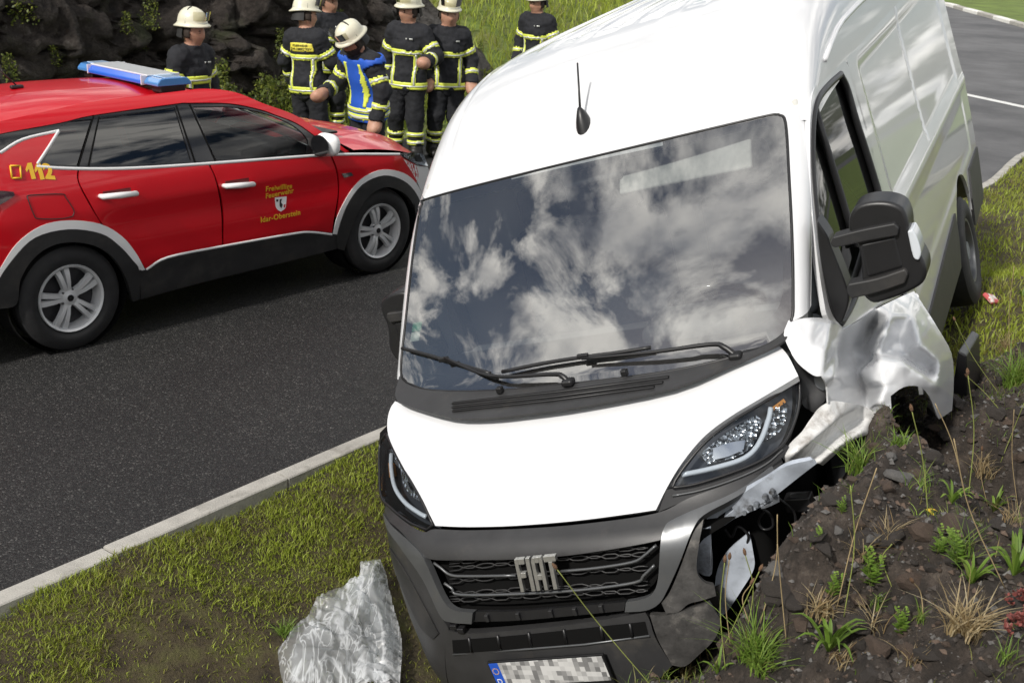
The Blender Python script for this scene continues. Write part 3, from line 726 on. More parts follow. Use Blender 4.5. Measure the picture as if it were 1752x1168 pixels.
for k, L in enumerate(([(739, 964), (750, 972), (768, 985), (800, 987), (880, 986)], [(955, 979), (1020, 973), (1080, 963), (1100, 952), (1122, 932)], [(757, 999), (770, 1008), (786, 1019), (900, 1017), (1000, 1010), (1085, 998), (1100, 986), (1119, 968)])):
    tube('grille_bar', [on_grille(q, -.012) for q in spline(L, 4, False)], .006, M_['satin'], grille, 6)
def gline(t, k):      # mesh line k at station t, in picture units across the opening
    x = 742+t*378; top = 961-t*32-4*math.sin(t*3.1); bot = 1038-t*17
    return x, top+(bot-top)*k
for r0 in range(7):
    kk = (r0+.6)/7.2
    if r0 in (2, 4): continue
    P, Q = [], []
    nseg = 42
    for i in range(nseg+1):
        t = .05+.91*i/nseg; ph = (t*7.0+.5*(r0 % 2)) % 1.0
        w_ = clamp(abs(ph-.5)*6-.9, 0, 1)*.050
        x, y = gline(t, kk); P.append((x, y-6*w_/.05*1.0+3)); Q.append((x, y+6*w_/.05-3+2))
    tube('grille_mesh', [on_grille(q, -.03) for q in P], .0028, M_['plastic'], grille, 5)
    tube('grille_mesh', [on_grille(q, -.03) for q in Q], .0028, M_['plastic'], grille, 5)
# maker's lettering, built stroke by stroke on the grille plane
A0, A1, A2 = (VF.plane(q, 1, .035) for q in ((879, 957), (949, 950), (891, 1013)))
ex, ey = A1-A0, A2-A0
def letter(strokes, x0, wd):
    parts = []
    for s in strokes:
        P = [A0+ex*(x0+wd*a)+ey*b for a, b in s]; D = Vector((0, .018, 0))
        n = len(P); V = P+[p+D for p in P]; parts.append((V, [list(range(n))[::-1] if False else list(range(n)), [n+i for i in range(n-1, -1, -1)]]+[[i, n+i, n+(i+1) % n, (i+1) % n] for i in range(n)]))
    V, F = join(parts); o = mesh_obj('letter', V, F, M_['letter'], grille, False); sharp(o, 30); bevel(o, .002, 2); return o
letter([[(0, 0), (.36, 0), (.36, 1), (0, 1)], [(.36, 0), (1, 0), (1, .17), (.36, .17)], [(.36, .42), (.88, .42), (.88, .58), (.36, .58)]], 0, .24)
letter([[(0, 0), (1, 0), (1, 1), (0, 1)]], .27, .10)
letter([[(0, 1), (0, .12), (.12, 0), (.32, 0), (.32, 1)], [(.68, 1), (.68, 0), (.88, 0), (1, .12), (1, 1)], [(.32, 0), (.68, 0), (.68, .17), (.32, .17)], [(.32, .52), (.68, .52), (.68, .68), (.32, .68)]], .40, .28)
letter([[(0, 0), (1, 0), (1, .17), (0, .17)], [(.34, .17), (.68, .17), (.68, 1), (.34, 1)]], .71, .29)
# grey U-shaped surround
bump_panel('grille_surround', [(660, 878), (674, 900), (706, 928), (730, 955), (758, 1017), (778, 1040), (812, 1045), (810, 1064), (774, 1061), (756, 1049), (727, 988), (690, 936), (668, 906)], M_['satin'], .014, .03, c=60)
bump_panel('grille_surround', [(1318, 797), (1260, 842), (1160, 888), (1138, 905), (1131, 935), (1127, 988), (1118, 1012), (1100, 1022), (1073, 1027), (1071, 1044), (1107, 1041), (1128, 1030), (1140, 1012), (1160, 968), (1184, 910), (1205, 884), (1262, 852), (1322, 806)], M_['satin'], .014, .03, c=60)
lip = bump_panel('trim_strip', [(814, 1046), (900, 1044), (1070, 1029), (1068, 1044), (900, 1060), (812, 1063)], M_['black'], .0, .02)
for q in ((835, 1055), (888, 1052), (944, 1047), (985, 1044), (1030, 1039)):
    box('trim_clip', on_grille(q, .004), (.016, .02, .03), M_['clad'], lip, bv=.003)
for q in ((790, 1076), (778, 1070)): box('broken_clip', on_grille(q, .0), (.03, .03, .022), M_['black'], lip, bv=.004)
lower = bump_panel('bumper_lower', [(768, 1078), (800, 1083), (900, 1076), (1000, 1065), (1104, 1047), (1112, 1062), (1122, 1092), (1150, 1138), (1105, 1175), (1000, 1200), (860, 1215), (780, 1215), (764, 1150), (762, 1100)], PL, .0, .04)
# black sheet painted as the slot's shade, with fins and bright lower lip on it
bump_panel('slot_shade', [(774, 1094), (900, 1084), (1104, 1062), (1110, 1086), (1000, 1100), (900, 1108), (776, 1117)], M_['void'], .002, .0, parent=lower)
tube('slot_edge', [on_grille(q, .004) for q in ((776, 1118), (900, 1109), (1000, 1101), (1112, 1086))], .0045, M_['satin'], lower, 6)
for x in (803, 852, 905, 965, 1028, 1078): tube('slot_fin', [on_grille((x, 1092-(x-774)*.09), .004), on_grille((x+5, 1116-(x-774)*.09), .004)], .006, M_['black'], lower, 5)
# plate
pc_ = [VF.plane(q, 1, .005) for q in ((838, 1131), (1056, 1116), (1075, 1147), (853, 1167))]
ex = (pc_[1]-pc_[0]); ex = ex/ex.length; ey_ = (pc_[3]-pc_[0]); ey_ = (ey_-ex*ey_.dot(ex)).normalized(); en = ex.cross(ey_); en = en if en.y < 0 else -en
org = pc_[0]+en*.012
def plate_mat():
    m = bpy.data.materials.new('plate_face'); m.use_nodes = True; t = m.node_tree; b = t.nodes['Principled BSDF']
    tc = N(t, 'ShaderNodeTexCoord'); v = N(t, 'ShaderNodeTexVoronoi'); v.distance = 'CHEBYCHEV'; v.inputs['Randomness'].default_value = 0.; v.inputs['Scale'].default_value = 48
    t.links.new(tc.outputs['Object'], v.inputs['Vector']); r = N(t, 'ShaderNodeValToRGB'); t.links.new(v.outputs['Color'], r.inputs[0])
    e = r.color_ramp.elements; e[0].position = .2; e[0].color = (.18, .18, .18, 1); e[1].position = .75; e[1].color = (.62, .62, .61, 1)
    t.links.new(r.outputs[0], b.inputs['Base Color']); b.inputs['Roughness'].default_value = .4; return m
def slab(name, a, b, c, d, th, m, parent, lift=0.):
    P = [org+ex*x+ey_*y+en*lift for x, y in (a, b, c, d)]; V = P+[p-en*th for p in P]
    o = mesh_obj(name, V, [[0, 1, 2, 3], [7, 6, 5, 4]]+[[i, 4+i, 4+(i+1) % 4, (i+1) % 4] for i in range(4)], m, parent, False); sharp(o, 30); bevel(o, .002, 2); return o
PW, PH = .50, .105
plate = slab('number_plate', (-.006, -.006), (PW+.006, -.006), (PW+.006, PH+.018), (-.006, PH+.018), .012, M_['black'], van)
slab('plate_face', (.042, 0), (PW, 0), (PW, PH), (.042, PH), .002, plate_mat(), plate, .003)
slab('plate_band', (0, 0), (.042, 0), (.042, PH), (0, PH), .002, mat('plate_blue', (.02, .09, .50), .4), plate, .003)
Mp = Matrix((( *ex, 0), (*(-ey_), 0), (*en, 0), (0, 0, 0, 1))).transposed(); 
Mt = Matrix.Translation(org+ex*.021+ey_*.082+en*.005) @ Mp.to_3x3().to_4x4()
text_mesh('plate_letter', 'D', .032, M_['whitefilm'], plate, Mt, .0005)
for i in range(12):
    a = i*math.pi/6; c = org+ex*(.021+.013*math.cos(a))+ey_*(.035+.013*math.sin(a))+en*.0045
    V = [c+(ex*math.cos(b_*math.pi/2.5+.6)+ey_*math.sin(b_*math.pi/2.5+.6))*.0025 for b_ in range(5)]
    mesh_obj('plate_star', V, [[0, 1, 2, 3, 4]], M_['yellow'], plate, False)
# near bumper corner (picture left)
cl = bump_panel('bumper_corner', [(645, 868), (662, 892), (690, 940), (726, 994), (756, 1056), (768, 1078), (762, 1100), (763, 1150), (778, 1215), (740, 1190), (700, 1140), (678, 1085), (660, 1010), (646, 950), (641, 905)], PL, .0, .04)
bump_panel('corner_shade', [(668, 935), (700, 985), (735, 1050), (752, 1082), (742, 1092), (720, 1070), (696, 1020), (676, 972)], M_['clad'], .006, .004, parent=cl)  # darker sheet laid on the corner, painted as the shade of its recess
# far bumper corner, scuffed and broken
br = bump_panel('broken_bumper_corner', [(1186, 912), (1204, 888), (1196, 930), (1192, 975), (1205, 995), (1222, 1000), (1225, 1018), (1200, 1026), (1178, 1032), (1160, 1046), (1140, 1048), (1132, 1030), (1146, 1012), (1164, 970)], M_['scuffed'], .004, .03)
bump_panel('broken_bumper_corner', [(1112, 1050), (1136, 1052), (1170, 1044), (1215, 1030), (1235, 1062), (1222, 1092), (1196, 1118), (1172, 1138), (1150, 1136), (1126, 1092)], M_['scuffed'], .004, .03)

# bent brackets and crash beam laid open behind the bumper
ST = M_['steel']; M_['steel_lit'] = mat('lit_steel', (.40, .44, .50), .5, var=.2, vscale=12., dirt=(.07, .065, .06), dscale=9., dpos=(.52, .70))  # paler bluish steel, the light it catches put into its colour
def flap(name, pts, v0, slope, m=ST, th=.008, holes=(), n=4, parent=None, wob=.01):
    fn = lambda u, z: v0+slope[0]*(u-.7)+slope[1]*(z-.9)+wob*math.sin(u*31)*math.cos(z*27)
    o = panel(name, [(p.x, p.z) for p in (VF.hit(q, fn, 1) for q in spline(pts, n))], lambda u, z: (u, fn(u, z), z), m, parent or van, FRONT, .02, th,
              holes=[[(p.x, p.z) for p in (VF.hit(q, fn, 1) for q in spline(h, 4))] for h in holes])
    return o
cb_ = flap('crash_beam', [(1206, 897), (1216, 880), (1262, 850), (1310, 818), (1345, 797), (1390, 786), (1398, 792), (1372, 812), (1330, 845), (1300, 868), (1262, 884), (1230, 904), (1208, 908)], .33, (.35, -.2), m=M_['steel_lit'], th=.02, holes=[[(1228, 884), (1252, 868), (1256, 873), (1232, 889)]])
flap('bracket', [(1300, 862), (1322, 850), (1333, 848), (1334, 858), (1312, 868), (1302, 870)], .33, (.35, -.2), th=.012, holes=[[(1307, 863), (1322, 856), (1322, 859), (1308, 866)]])
for q in ((1263, 876), (1275, 873), (1285, 866), (1295, 860), (1310, 846), (1322, 838)):
    P = VF.plane(q, 1, .34); lathe('bolt', [(0, .001), (0, .009), (.02, .009)], ST, cb_, 10, Matrix.Translation(P+Vector((0, -.02, 0))))
flap('strut_plate', [(1184, 906), (1216, 902), (1217, 940), (1214, 985), (1205, 984), (1193, 978), (1190, 945)], .25, (.1, .1), m=M_['steel_lit'], th=.02)
flap('inner_panel', [(1228, 972), (1248, 938), (1282, 910), (1288, 940), (1290, 972), (1268, 1010), (1242, 1048), (1226, 1055), (1222, 1020)], .42, (.3, .2), m=M_['steel_lit'], th=.012)
flap('torn_liner', [(1196, 1020), (1232, 1000), (1228, 1050), (1205, 1085), (1186, 1110), (1180, 1080)], .36, (.2, .2), m=M_['scuffed'], th=.01)
for k, P in enumerate(([(1240, 905), (1252, 918), (1262, 900), (1280, 915), (1276, 935)], [(1300, 868), (1318, 880), (1322, 900), (1306, 905), (1298, 890), (1310, 872)], [(1210, 1000), (1235, 960), (1262, 930), (1290, 900)], [(1330, 850), (1360, 880), (1350, 930), (1320, 960)])):
    tube('wiring', catmull3([VF.plane(q, 1, .40+.03*k) for q in P], 6), .005, M_['black'], van, 6)
box('fog_module', VF.plane((1368, 858), 1, .55), (.10, .06, .06), M_['black'], van, bv=.008)
flap('sensor_plate', [(1352, 846), (1382, 842), (1380, 872), (1354, 868)], .52, (0, 0), m=M_['satin'], th=.01)
# engine bay and inner arches: dark closed boxes so nothing shows through
V, Fq = join([boxv((0, 1.0, .78), (1.50, 1.1, .85)), boxv((.0, 3.9, .55), (1.5, 4.2, .25)), boxv((0, 2.05, .62), (1.80, .4, .4))])
bevel(mesh_obj('engine_bay', V, Fq, M_['void'], van), .05)

# crumpled sheet metal: distance back (v) at hand-set points, wing folds deepened for stronger shading; flat facets meet in creases between them
def crumple(name, outline, ctrl, m=W_, amp=.01, res=6., thick=.006, nseed=0, soft=4., jit=0.):
    rj = random.Random(nseed); pts = [Vector((a, b)) for a, b, _ in ctrl]; val = [c+rj.uniform(-jit, jit) for _, _, c in ctrl]
    tri = delaunay_2d_cdt(pts, [], [], 0, 1e-6)[2]; T = np.array([t for t in tri if len(t) == 3]); P = np.array([tuple(p) for p in pts]); Z = np.array(val)
    A, B, C = P[T[:, 0]], P[T[:, 1]], P[T[:, 2]]; det = (B[:, 1]-C[:, 1])*(A[:, 0]-C[:, 0])+(C[:, 0]-B[:, 0])*(A[:, 1]-C[:, 1])
    def lin(x, y):
        l1 = ((B[:, 1]-C[:, 1])*(x-C[:, 0])+(C[:, 0]-B[:, 0])*(y-C[:, 1]))/det; l2 = ((C[:, 1]-A[:, 1])*(x-C[:, 0])+(A[:, 0]-C[:, 0])*(y-C[:, 1]))/det; l3 = 1-l1-l2
        k = np.minimum(np.minimum(l1, l2), l3).argmax(); a, b, c = np.clip([l1[k], l2[k], l3[k]], 0, 1); s = a+b+c
        return (a*Z[T[k, 0]]+b*Z[T[k, 1]]+c*Z[T[k, 2]])/s
    def uf(x, y):
        v = (2*lin(x, y)+lin(x+soft, y)+lin(x-soft, y)+lin(x, y+soft)+lin(x, y-soft))/6
        return v+amp*nz(x/45., y/45., nseed, 1., 3)
    lift = lambda a, b: VF.plane((a*1000, b*1000), 1, uf(a*1000, b*1000))
    return panel(name, [(p[0]/1000, p[1]/1000) for p in spline(outline, 3)], lift, m, van, lambda P: VF.o-P, res/1000, thick, e=3e-3)
crumple('crushed_wing', [(1349, 548), (1390, 543), (1420, 547), (1443, 562), (1470, 548), (1500, 528), (1540, 508), (1564, 498), (1584, 528), (1607, 565), (1628, 604), (1632, 650), (1629, 702), (1607, 717), (1603, 711), (1590, 678), (1572, 661), (1546, 662), (1524, 677), (1526, 705), (1534, 732), (1512, 740), (1496, 736), (1484, 704), (1476, 697), (1440, 690), (1417, 688), (1415, 662), (1407, 643), (1392, 642), (1366, 622), (1352, 600), (1341, 572)],
        [(1335, 535, .84), (1349, 548, .86), (1390, 544, .90), (1420, 547, 1.0), (1443, 562, 1.16), (1470, 546, 1.45), (1500, 526, 1.72), (1527, 510, 1.98), (1564, 494, 2.38), (1338, 572, .79), (1350, 602, .73), (1364, 625, .69), (1390, 645, .645), (1407, 646, .66), (1412, 664, .69), (1414, 692, .70),
         (1385, 590, .74), (1412, 598, .75), (1432, 604, .93), (1428, 645, .74), (1444, 655, .98), (1440, 695, .88), (1455, 600, 1.40), (1468, 636, 1.46), (1480, 664, 1.46), (1482, 700, 1.22), (1480, 588, 1.74), (1492, 558, 1.86), (1490, 615, 1.55),
         (1522, 538, 1.60), (1511, 575, 1.36), (1502, 602, 1.27), (1487, 628, 1.24), (1505, 612, 1.17), (1545, 619, 1.20), (1585, 646, 1.34), (1600, 660, 1.42), (1508, 605, 1.34), (1547, 608, 1.50), (1590, 634, 1.66), (1493, 652, 1.13), (1500, 690, 1.05), (1494, 740, 1.05), (1536, 736, 1.10), (1514, 660, 1.10),
         (1522, 678, 1.10), (1525, 705, 1.09), (1546, 660, 1.17), (1572, 659, 1.27), (1592, 676, 1.40), (1603, 718, 1.54), (1558, 540, 1.84), (1590, 552, 2.02), (1572, 588, 1.50), (1540, 575, 1.72), (1610, 566, 2.12), (1632, 602, 2.08), (1606, 618, 1.62), (1634, 650, 1.94), (1616, 668, 1.64), (1632, 706, 1.82), (1607, 722, 1.64)], amp=.010, nseed=1, soft=5, res=4.5)
crumple('torn_wing_edge', [(1417, 687), (1445, 688), (1476, 694), (1500, 708), (1534, 730), (1508, 742), (1474, 746), (1446, 762), (1424, 782), (1408, 796), (1390, 790), (1372, 798), (1360, 790), (1346, 794), (1338, 782), (1352, 758), (1372, 738), (1390, 712)],
        [(1410, 680, .74), (1447, 684, .82), (1480, 690, 1.0), (1505, 704, 1.05), (1545, 730, 1.10), (1388, 708, .68), (1368, 734, .61), (1348, 756, .55), (1332, 782, .50), (1455, 703, .84), (1432, 716, .74), (1410, 735, .64), (1388, 753, .55), (1362, 773, .48), (1490, 716, 1.02), (1464, 720, .98), (1436, 736, .86), (1412, 756, .76), (1388, 776, .66), (1368, 788, .60), (1508, 748, 1.04), (1474, 738, .86), (1450, 752, .76), (1428, 768, .68), (1404, 788, .60), (1476, 752, .92), (1446, 768, .84), (1424, 788, .76), (1406, 804, .70), (1372, 804, .60), (1344, 800, .52)], m=M_['whitedirty'], amp=.012, nseed=4, soft=2, res=5.)
# bent plate by the lamp
flap('inner_wing', [(1352, 602), (1368, 624), (1392, 643), (1408, 645), (1414, 660), (1412, 684), (1392, 706), (1372, 690), (1368, 650)], .62, (.3, .2), m=M_['black'], th=.01)
flap('bent_tab', [(1392, 645), (1407, 642), (1414, 664), (1408, 668), (1396, 660)], .60, (.3, .2), m=M_['satin'], th=.006)

# A-pillars and cab roof corners
def strip(name, A, B, m, bulge, n=8):
    A = [Vector(a) for a in A]; B = [Vector(b) for b in B]; V, F = [], []; na = len(A)
    for i in range(na):
        for k in range(n+1):
            t = k/n; p = A[i].lerp(B[i], t)+Vector(bulge)*(4*t*(1-t)); V.append(p)
    for i in range(na-1):
        for k in range(n): a = i*(n+1)+k; F.append([a, a+1, a+n+2, a+n+1])
    return mesh_obj(name, V, F, m, van)
for sg, pp in ((-1, [(684, 650), (685, 640), (686, 632), (695, 540), (706, 440), (716, 372), (721, 350), (725, 335)]), (1, [(1357, 548), (1357, 530), (1357, 500), (1355, 400), (1350, 300), (1344, 212), (1341, 200), (1337, 188)])):
    A, B = [], []
    for q in spline(pp, 4, False):
        a = VF.hit(q, FW, 1)-Vector((0, .002, 0)); A.append(a); vb = a.y+.14+.05*sstep(1.9, 2.16, a.z); B.append(Vector((sg*(SD_(vb, a.z)-.003), vb, a.z-.02*sstep(2.0, 2.13, a.z))))
    strip('windscreen_pillar', A, B, W_, (sg*.016, -.018, .0))
# cab door frame with its window (picture right)
win_px = [(1439, 127), (1418, 146), (1400, 170), (1392, 205), (1390, 260), (1392, 320), (1399, 390), (1412, 480), (1424, 530), (1440, 552), (1458, 520), (1480, 462), (1504, 380), (1508, 345), (1490, 280), (1466, 205), (1450, 150)]
door_px = [(1441, 96), (1420, 112), (1400, 138), (1389, 166), (1386, 210), (1386, 280), (1389, 350), (1397, 430), (1408, 505), (1418, 546), (1444, 562), (1470, 546), (1500, 526), (1540, 506), (1556, 490), (1546, 440), (1524, 370), (1500, 280), (1472, 180), (1454, 120)]
doorp = panel('cab_door', pxS(door_px), Ls, W_, van, SIDE, .03, .02, holes=[pxS(win_px)])
wp = pxS(win_px, 5)
panel('door_window', wp, offset_lift(Ls, -.02, SIDE), M_['sideg'], doorp, SIDE, .06, .004)
g = [Vector(offset_lift(Ls, -.004, SIDE)(*p)) for p in wp]; g.append(g[0]); tube('window_seal', g, .017, M_['black'], doorp, 8)
P = [VF.hit(q, SD_, 0)+Vector((-.004, 0, 0)) for q in ((1396, 186), (1412, 240), (1432, 305), (1452, 372), (1466, 420))]; tube('quarter_light_bar', P, .016, M_['black'], doorp, 8)
panel('cab_side', [(2.30, 2.16), (1.86, 2.17), (1.62, 2.12), (1.5, 2.06), (2.43, 1.3), (2.43, 2.16)], offset_lift(Ls, -.03, SIDE), M_['black'], van, SIDE, .08, .01)
# door mirrors
def mirror(sg, base_px=None):
    root = box('door_mirror', (0, 0, 0), (.01, .01, .01), M_['black'], van, bv=0)
    bpy.data.objects.remove(root)
    U = lambda u, z: (sg*u, 0, z)
    def poly3(name, pts, v0, d, m, par, bv):
        return extrude_poly(name, pts, lambda u, z: (sg*u, v0, z), (0, d, 0), m, par, bv)
    px2 = lambda pts, v: [(p.x, p.z) for p in (VF.plane(q, 1, v) for q in spline(pts, 3))]
    v0 = 1.02
    head = poly3('door_mirror', px2([(1453, 398), (1452, 374), (1464, 354), (1490, 346), (1522, 347), (1545, 358), (1554, 382), (1556, 402), (1566, 424), (1580, 446), (1585, 466), (1578, 486), (1552, 502), (1520, 514), (1494, 520), (1476, 508), (1474, 470), (1470, 430)], v0), v0, .15, M_['black'], van, .045)
    poly3('mirror_arm', px2([(1424, 406), (1470, 394), (1530, 382), (1538, 390), (1536, 404), (1480, 414), (1430, 424), (1420, 418)], v0-.02), v0-.02, .07, M_['clad'], head, .014)
    poly3('mirror_arm', px2([(1450, 486), (1500, 476), (1548, 460), (1554, 470), (1548, 486), (1500, 502), (1456, 512), (1448, 500)], v0-.02), v0-.02, .07, M_['clad'], head, .014)
    poly3('mirror_back', px2([(1470, 418), (1532, 404), (1546, 458), (1484, 476)], v0-.006), v0-.006, .05, M_['black'], head, .012)
    poly3('mirror_base', px2([(1398, 372), (1418, 402), (1424, 420), (1450, 486), (1454, 512), (1446, 540), (1440, 552), (1428, 540), (1412, 480), (1402, 420)], 1.12), 1.10, .10, M_['black'], head, .02)
    if sg > 0:
        o = poly3('indicator_lens', px2([(1552, 396), (1561, 393), (1570, 410), (1576, 432), (1572, 446), (1562, 440)], v0-.012), v0-.012, .10, M_['lampwhite'], head, .008)
    return head
mirror(1)
ml = mirror(-1)
ml.location = (.25, .14, -.06)
# antenna
bp_ = VF.hit((998, 216), GR, 2); e = 1e-3
an = lathe('antenna', [(0, .001)], M_['black'], van, 4); bpy.data.objects.remove(an)
n_ = Vector((0, -.55, .83)); rows = [(0, .034, .050), (.012, .034, .050), (.03, .028, .044), (.05, .018, .028), (.066, .009, .012)]
V, Fq = [], []
tdir = Vector((0, .83, .55)); sdir = Vector((1, 0, 0))
for i, (hh, a_, b_) in enumerate(rows):
    for k in range(14):
        an_ = 2*math.pi*k/14; V.append(bp_+n_*(hh-.004)+sdir*a_*math.cos(an_)+tdir*(b_*math.sin(an_)+.05*i/4))
for i in range(len(rows)-1):
    for k in range(14): Fq.append([i*14+k, i*14+(k+1) % 14, (i+1)*14+(k+1) % 14, (i+1)*14+k])
Fq.append([56+k for k in range(14)])
ant = mesh_obj('antenna', V, Fq, M_['black'], van)
base = bp_+n_*.05+tdir*.05
tip = VF.plane((988, 108), 0, base.x-.005)
tube('antenna_rod', [base, base.lerp(tip, .5), tip], [.006, .005, .004], M_['black'], ant, 8)

# wheels
def wheel(parent, M, rt, rr, width, rimmat, spokes=None, name='wheel'):
    hw = width/2
    prof = [(-hw*.75, rr), (-hw*.98, rr+.03), (-hw, rr+(rt-rr)*.45), (-hw*.93, rt-.035), (-hw*.72, rt-.006), (-hw*.3, rt), (hw*.3, rt), (hw*.72, rt-.006), (hw*.93, rt-.035), (hw, rr+(rt-rr)*.45), (hw*.98, rr+.03), (hw*.75, rr)]
    o = lathe(name, prof, M_['rubber'], parent, 64, M)
    # side -hw faces out
    rim = lathe('rim', [(-hw*.72, rr+.004), (-hw*.86, rr+.002), (-hw*.84, rr-.014), (-hw*.55, rr-.022), (-hw*.2, rr-.03), (hw*.5, rr-.03)], rimmat, o, 64, M)
    lathe('wheel_disc', [(-hw*.05, rr-.02), (-hw*.05, .03), (-hw*.05, .001)], M_['alloyd'], rim, 40, M)
    return o, rim
Mw = Matrix.Translation((.90, 4.83, .372)) @ Matrix.Rotation(math.pi/2, 4, 'Z')
def steel_face(rim, M, rr, hw):
    lathe('hub_plate', [(-hw*.30, rr-.02), (-hw*.48, rr*.75), (-hw*.35, rr*.5), (-hw*.55, .07), (-hw*.75, .06), (-hw*.76, .001)], M_['steel'], rim, 40, M)
for (u, v, a) in ((.90, 4.83, math.pi/2), (-.90, 4.83, -math.pi/2), (.86, 1.38, math.pi/2+.22), (-.88, .98, -math.pi/2)):
    Mw = Matrix.Translation((u, v, .372)) @ Matrix.Rotation(a, 4, 'Z')
    o, rim = wheel(van, Mw, .372, .215, .225, M_['satin']); steel_face(rim, Mw, .215, .1125)
# rear side moulding and sill
panel('side_moulding', [(2.7, .44), (4.30, .44), (4.36, .60), (4.36, .78), (2.7, .66)], offset_lift(Ls, .012, SIDE), M_['clad'], van, SIDE, .06, .02)
panel('side_moulding', [(5.30, .40), (5.97, .40), (5.97, .80), (5.34, .80), (5.28, .60)], offset_lift(Ls, .012, SIDE), M_['clad'], van, SIDE, .06, .02)
# loose door moulding hanging by the wheel arch
extrude_poly('loose_moulding', [(p.x, p.z) for p in (VF.plane(q, 1, 2.2) for q in ((1627, 700), (1630, 660), (1639, 600), (1654, 608), (1656, 690), (1640, 712)))], lambda u, z: (u, 2.2, z), (0, .5, -.1), M_['black'], van, .01)

# cab interior
M_['dash'] = mat('dashboard_grey', (.16, .165, .17), .6, var=.1)
for sg in (1, -1): box('pillar_trim', (0, 0, 0), (.05, .10, 1.0), M_['trim'], van, Matrix.Translation((sg*.90, 1.30, 1.78)) @ Matrix.Rotation(R(-44), 4, 'X'), bv=.02)
box('dashboard', (0, 1.10, 1.30), (1.72, .55, .22), M_['dash'], van, bv=.08, seg=4)
box('dash_top', (0, .98, 1.40), (1.66, .45, .05), M_['black'], van, bv=.02)
box('instrument_hood', (.44, 1.12, 1.44), (.42, .28, .10), M_['interior'], van, bv=.045, seg=4)
C0 = Vector((.44, 1.40, 1.42)); ax = Vector((0, .62, .78)).normalized(); s1 = Vector((1, 0, 0)); s2 = ax.cross(s1)
tube('steering_wheel', [C0+(s1*math.cos(a)+s2*math.sin(a))*.20 for a in np.linspace(0, 2*math.pi, 41)], .016, M_['gloss'], van, 10, cap=False)
swo = [o for o in van.children if o.name.startswith('steering_wheel')][-1]
box('wheel_hub', C0-ax*.02, (.16, .13, .06), M_['interior'], swo, bv=.03)
for a in (0, math.pi, -math.pi/2): tube('wheel_spoke', [C0, C0+(s1*math.cos(a)+s2*math.sin(a))*.2], .014, M_['gloss'], swo, 6)
for u, wd in ((.46, .50), (-.20, .46), (-.62, .40)):
    st_ = box('seat', (u, 1.78, 1.02), (wd, .52, .16), M_['seat'], van, bv=.06, seg=4)
    box('backrest', (0, 0, 0), (wd-.02, .15, .66), M_['seat'], st_, Matrix.Translation((u, 2.08, 1.40)) @ Matrix.Rotation(-.16, 4, 'X'), bv=.06, seg=4)
    box('headrest', (0, 0, 0), (.27, .11, .20), M_['seat'], st_, Matrix.Translation((u, 2.14, 1.84)) @ Matrix.Rotation(-.1, 4, 'X'), bv=.045, seg=4)
box('bulkhead', (0, 2.40, 1.5), (1.80, .04, 1.9), M_['trim'], van, bv=.01)
box('floor', (0, 1.9, .82), (1.75, 1.1, .05), M_['interior'], van, bv=.01)
for sg in (1, -1):
    o = box('sun_visor', (0, 0, 0), (.60, .024, .19), M_['trim'], van, Matrix.Translation((sg*.42, 1.50 if sg > 0 else 1.58, 2.03 if sg > 0 else 2.115)) @ Matrix.Rotation(R(-38 if sg > 0 else -84), 4, 'X'), bv=.011, seg=3)
box('roof_console', (0, 1.58, 2.06), (.30, .26, .08), M_['interior'], van, bv=.03)
box('headliner', (0, 2.0, 2.06), (1.5, .75, .03), M_['trim'], van, bv=.01)
# inspection stickers in the corner
for q, c in (((712, 560), (.05, .30, .16)), ((709, 577), (.60, .66, .60))):
    P = VF.hit(q, FW, 1)+Vector((0, .008, 0))
    box('sticker', (0, 0, 0), (.05, .002, .045), mat('sticker', c, .5), van, Matrix.Translation(P) @ Matrix.Rotation(R(-45), 4, 'X'), bv=0)
# ------------------------------------------------------------------ the red command car (x forward, y to its left, z up)
CM = Matrix.Translation((-3.5395, 7.6726, .004)) @ Matrix.Rotation(.855624, 4, 'Z')
CF = Frame(CM)
car = thing('fire_service_car', 'red fire service car with white wheel arch stripes and blue roof light bar', 'car', CM)
_cz = Prof([(.15, .83), (.28, .878), (.42, .893), (.52, .905), (.64, .915), (.78, .922), (.90, .925), (.98, .915), (1.06, .898), (1.14, .868), (1.25, .825), (1.36, .775), (1.46, .715), (1.53, .655), (1.60, .56)])
def SC_(x, z):
    s_ = _cz(z)
    if x > 2.75: s_ -= .30*((x-2.75)/.75)**2
    if x < -.25: s_ -= .10*((-.25-x)/.6)**2
    s_ -= .018*math.exp(-((z-.80)/.10)**2)*sstep(.1, .6, x)*(1-sstep(2.0, 2.5, x))       # hollow below the shoulder crease
    s_ += .010*math.exp(-((z-.50)/.07)**2)*sstep(.1, .5, x)*(1-sstep(1.9, 2.3, x))
    f_ = math.exp(-(((x-2.675)/.45)**2+((z-.55)/.35)**2)); s_ += .022*f_
    f_ = math.exp(-(((x-.0)/.5)**2+((z-.6)/.35)**2)); s_ += .022*f_
    return s_
_rt = Prof([(-1.2, 1.30), (-.8, 1.44), (-.4, 1.52), (0, 1.562), (.45, 1.585), (.85, 1.58), (1.2, 1.545), (1.48, 1.485), (1.7, 1.40), (2.0, 1.27), (2.42, 1.10)])
def TR(x, y): return _rt(x)-.10*(abs(y)/.64)**2.6
_ht = Prof([(2.25, 1.135), (2.45, 1.125), (2.75, 1.105), (3.0, 1.065), (3.2, 1.005), (3.36, .925), (3.46, .82), (3.52, .70)])
def TH(x, y): return _ht(x+.16*(y/.8)**2)-.055*(abs(y)/.8)**2.2+.012*math.exp(-((abs(y)-.42)/.06)**2)
cneg = lambda x, z: -SC_(x, z)
Lcs = lambda x, z: (x, -SC_(x, z), z)
CS = (0, -1, 0)
def pxC(pts, n=4, c=48): return [(p.x, p.z) for p in (CF.hit(q, cneg, 1, 4, 16, 300) for q in spline(pts, n, True, c))]
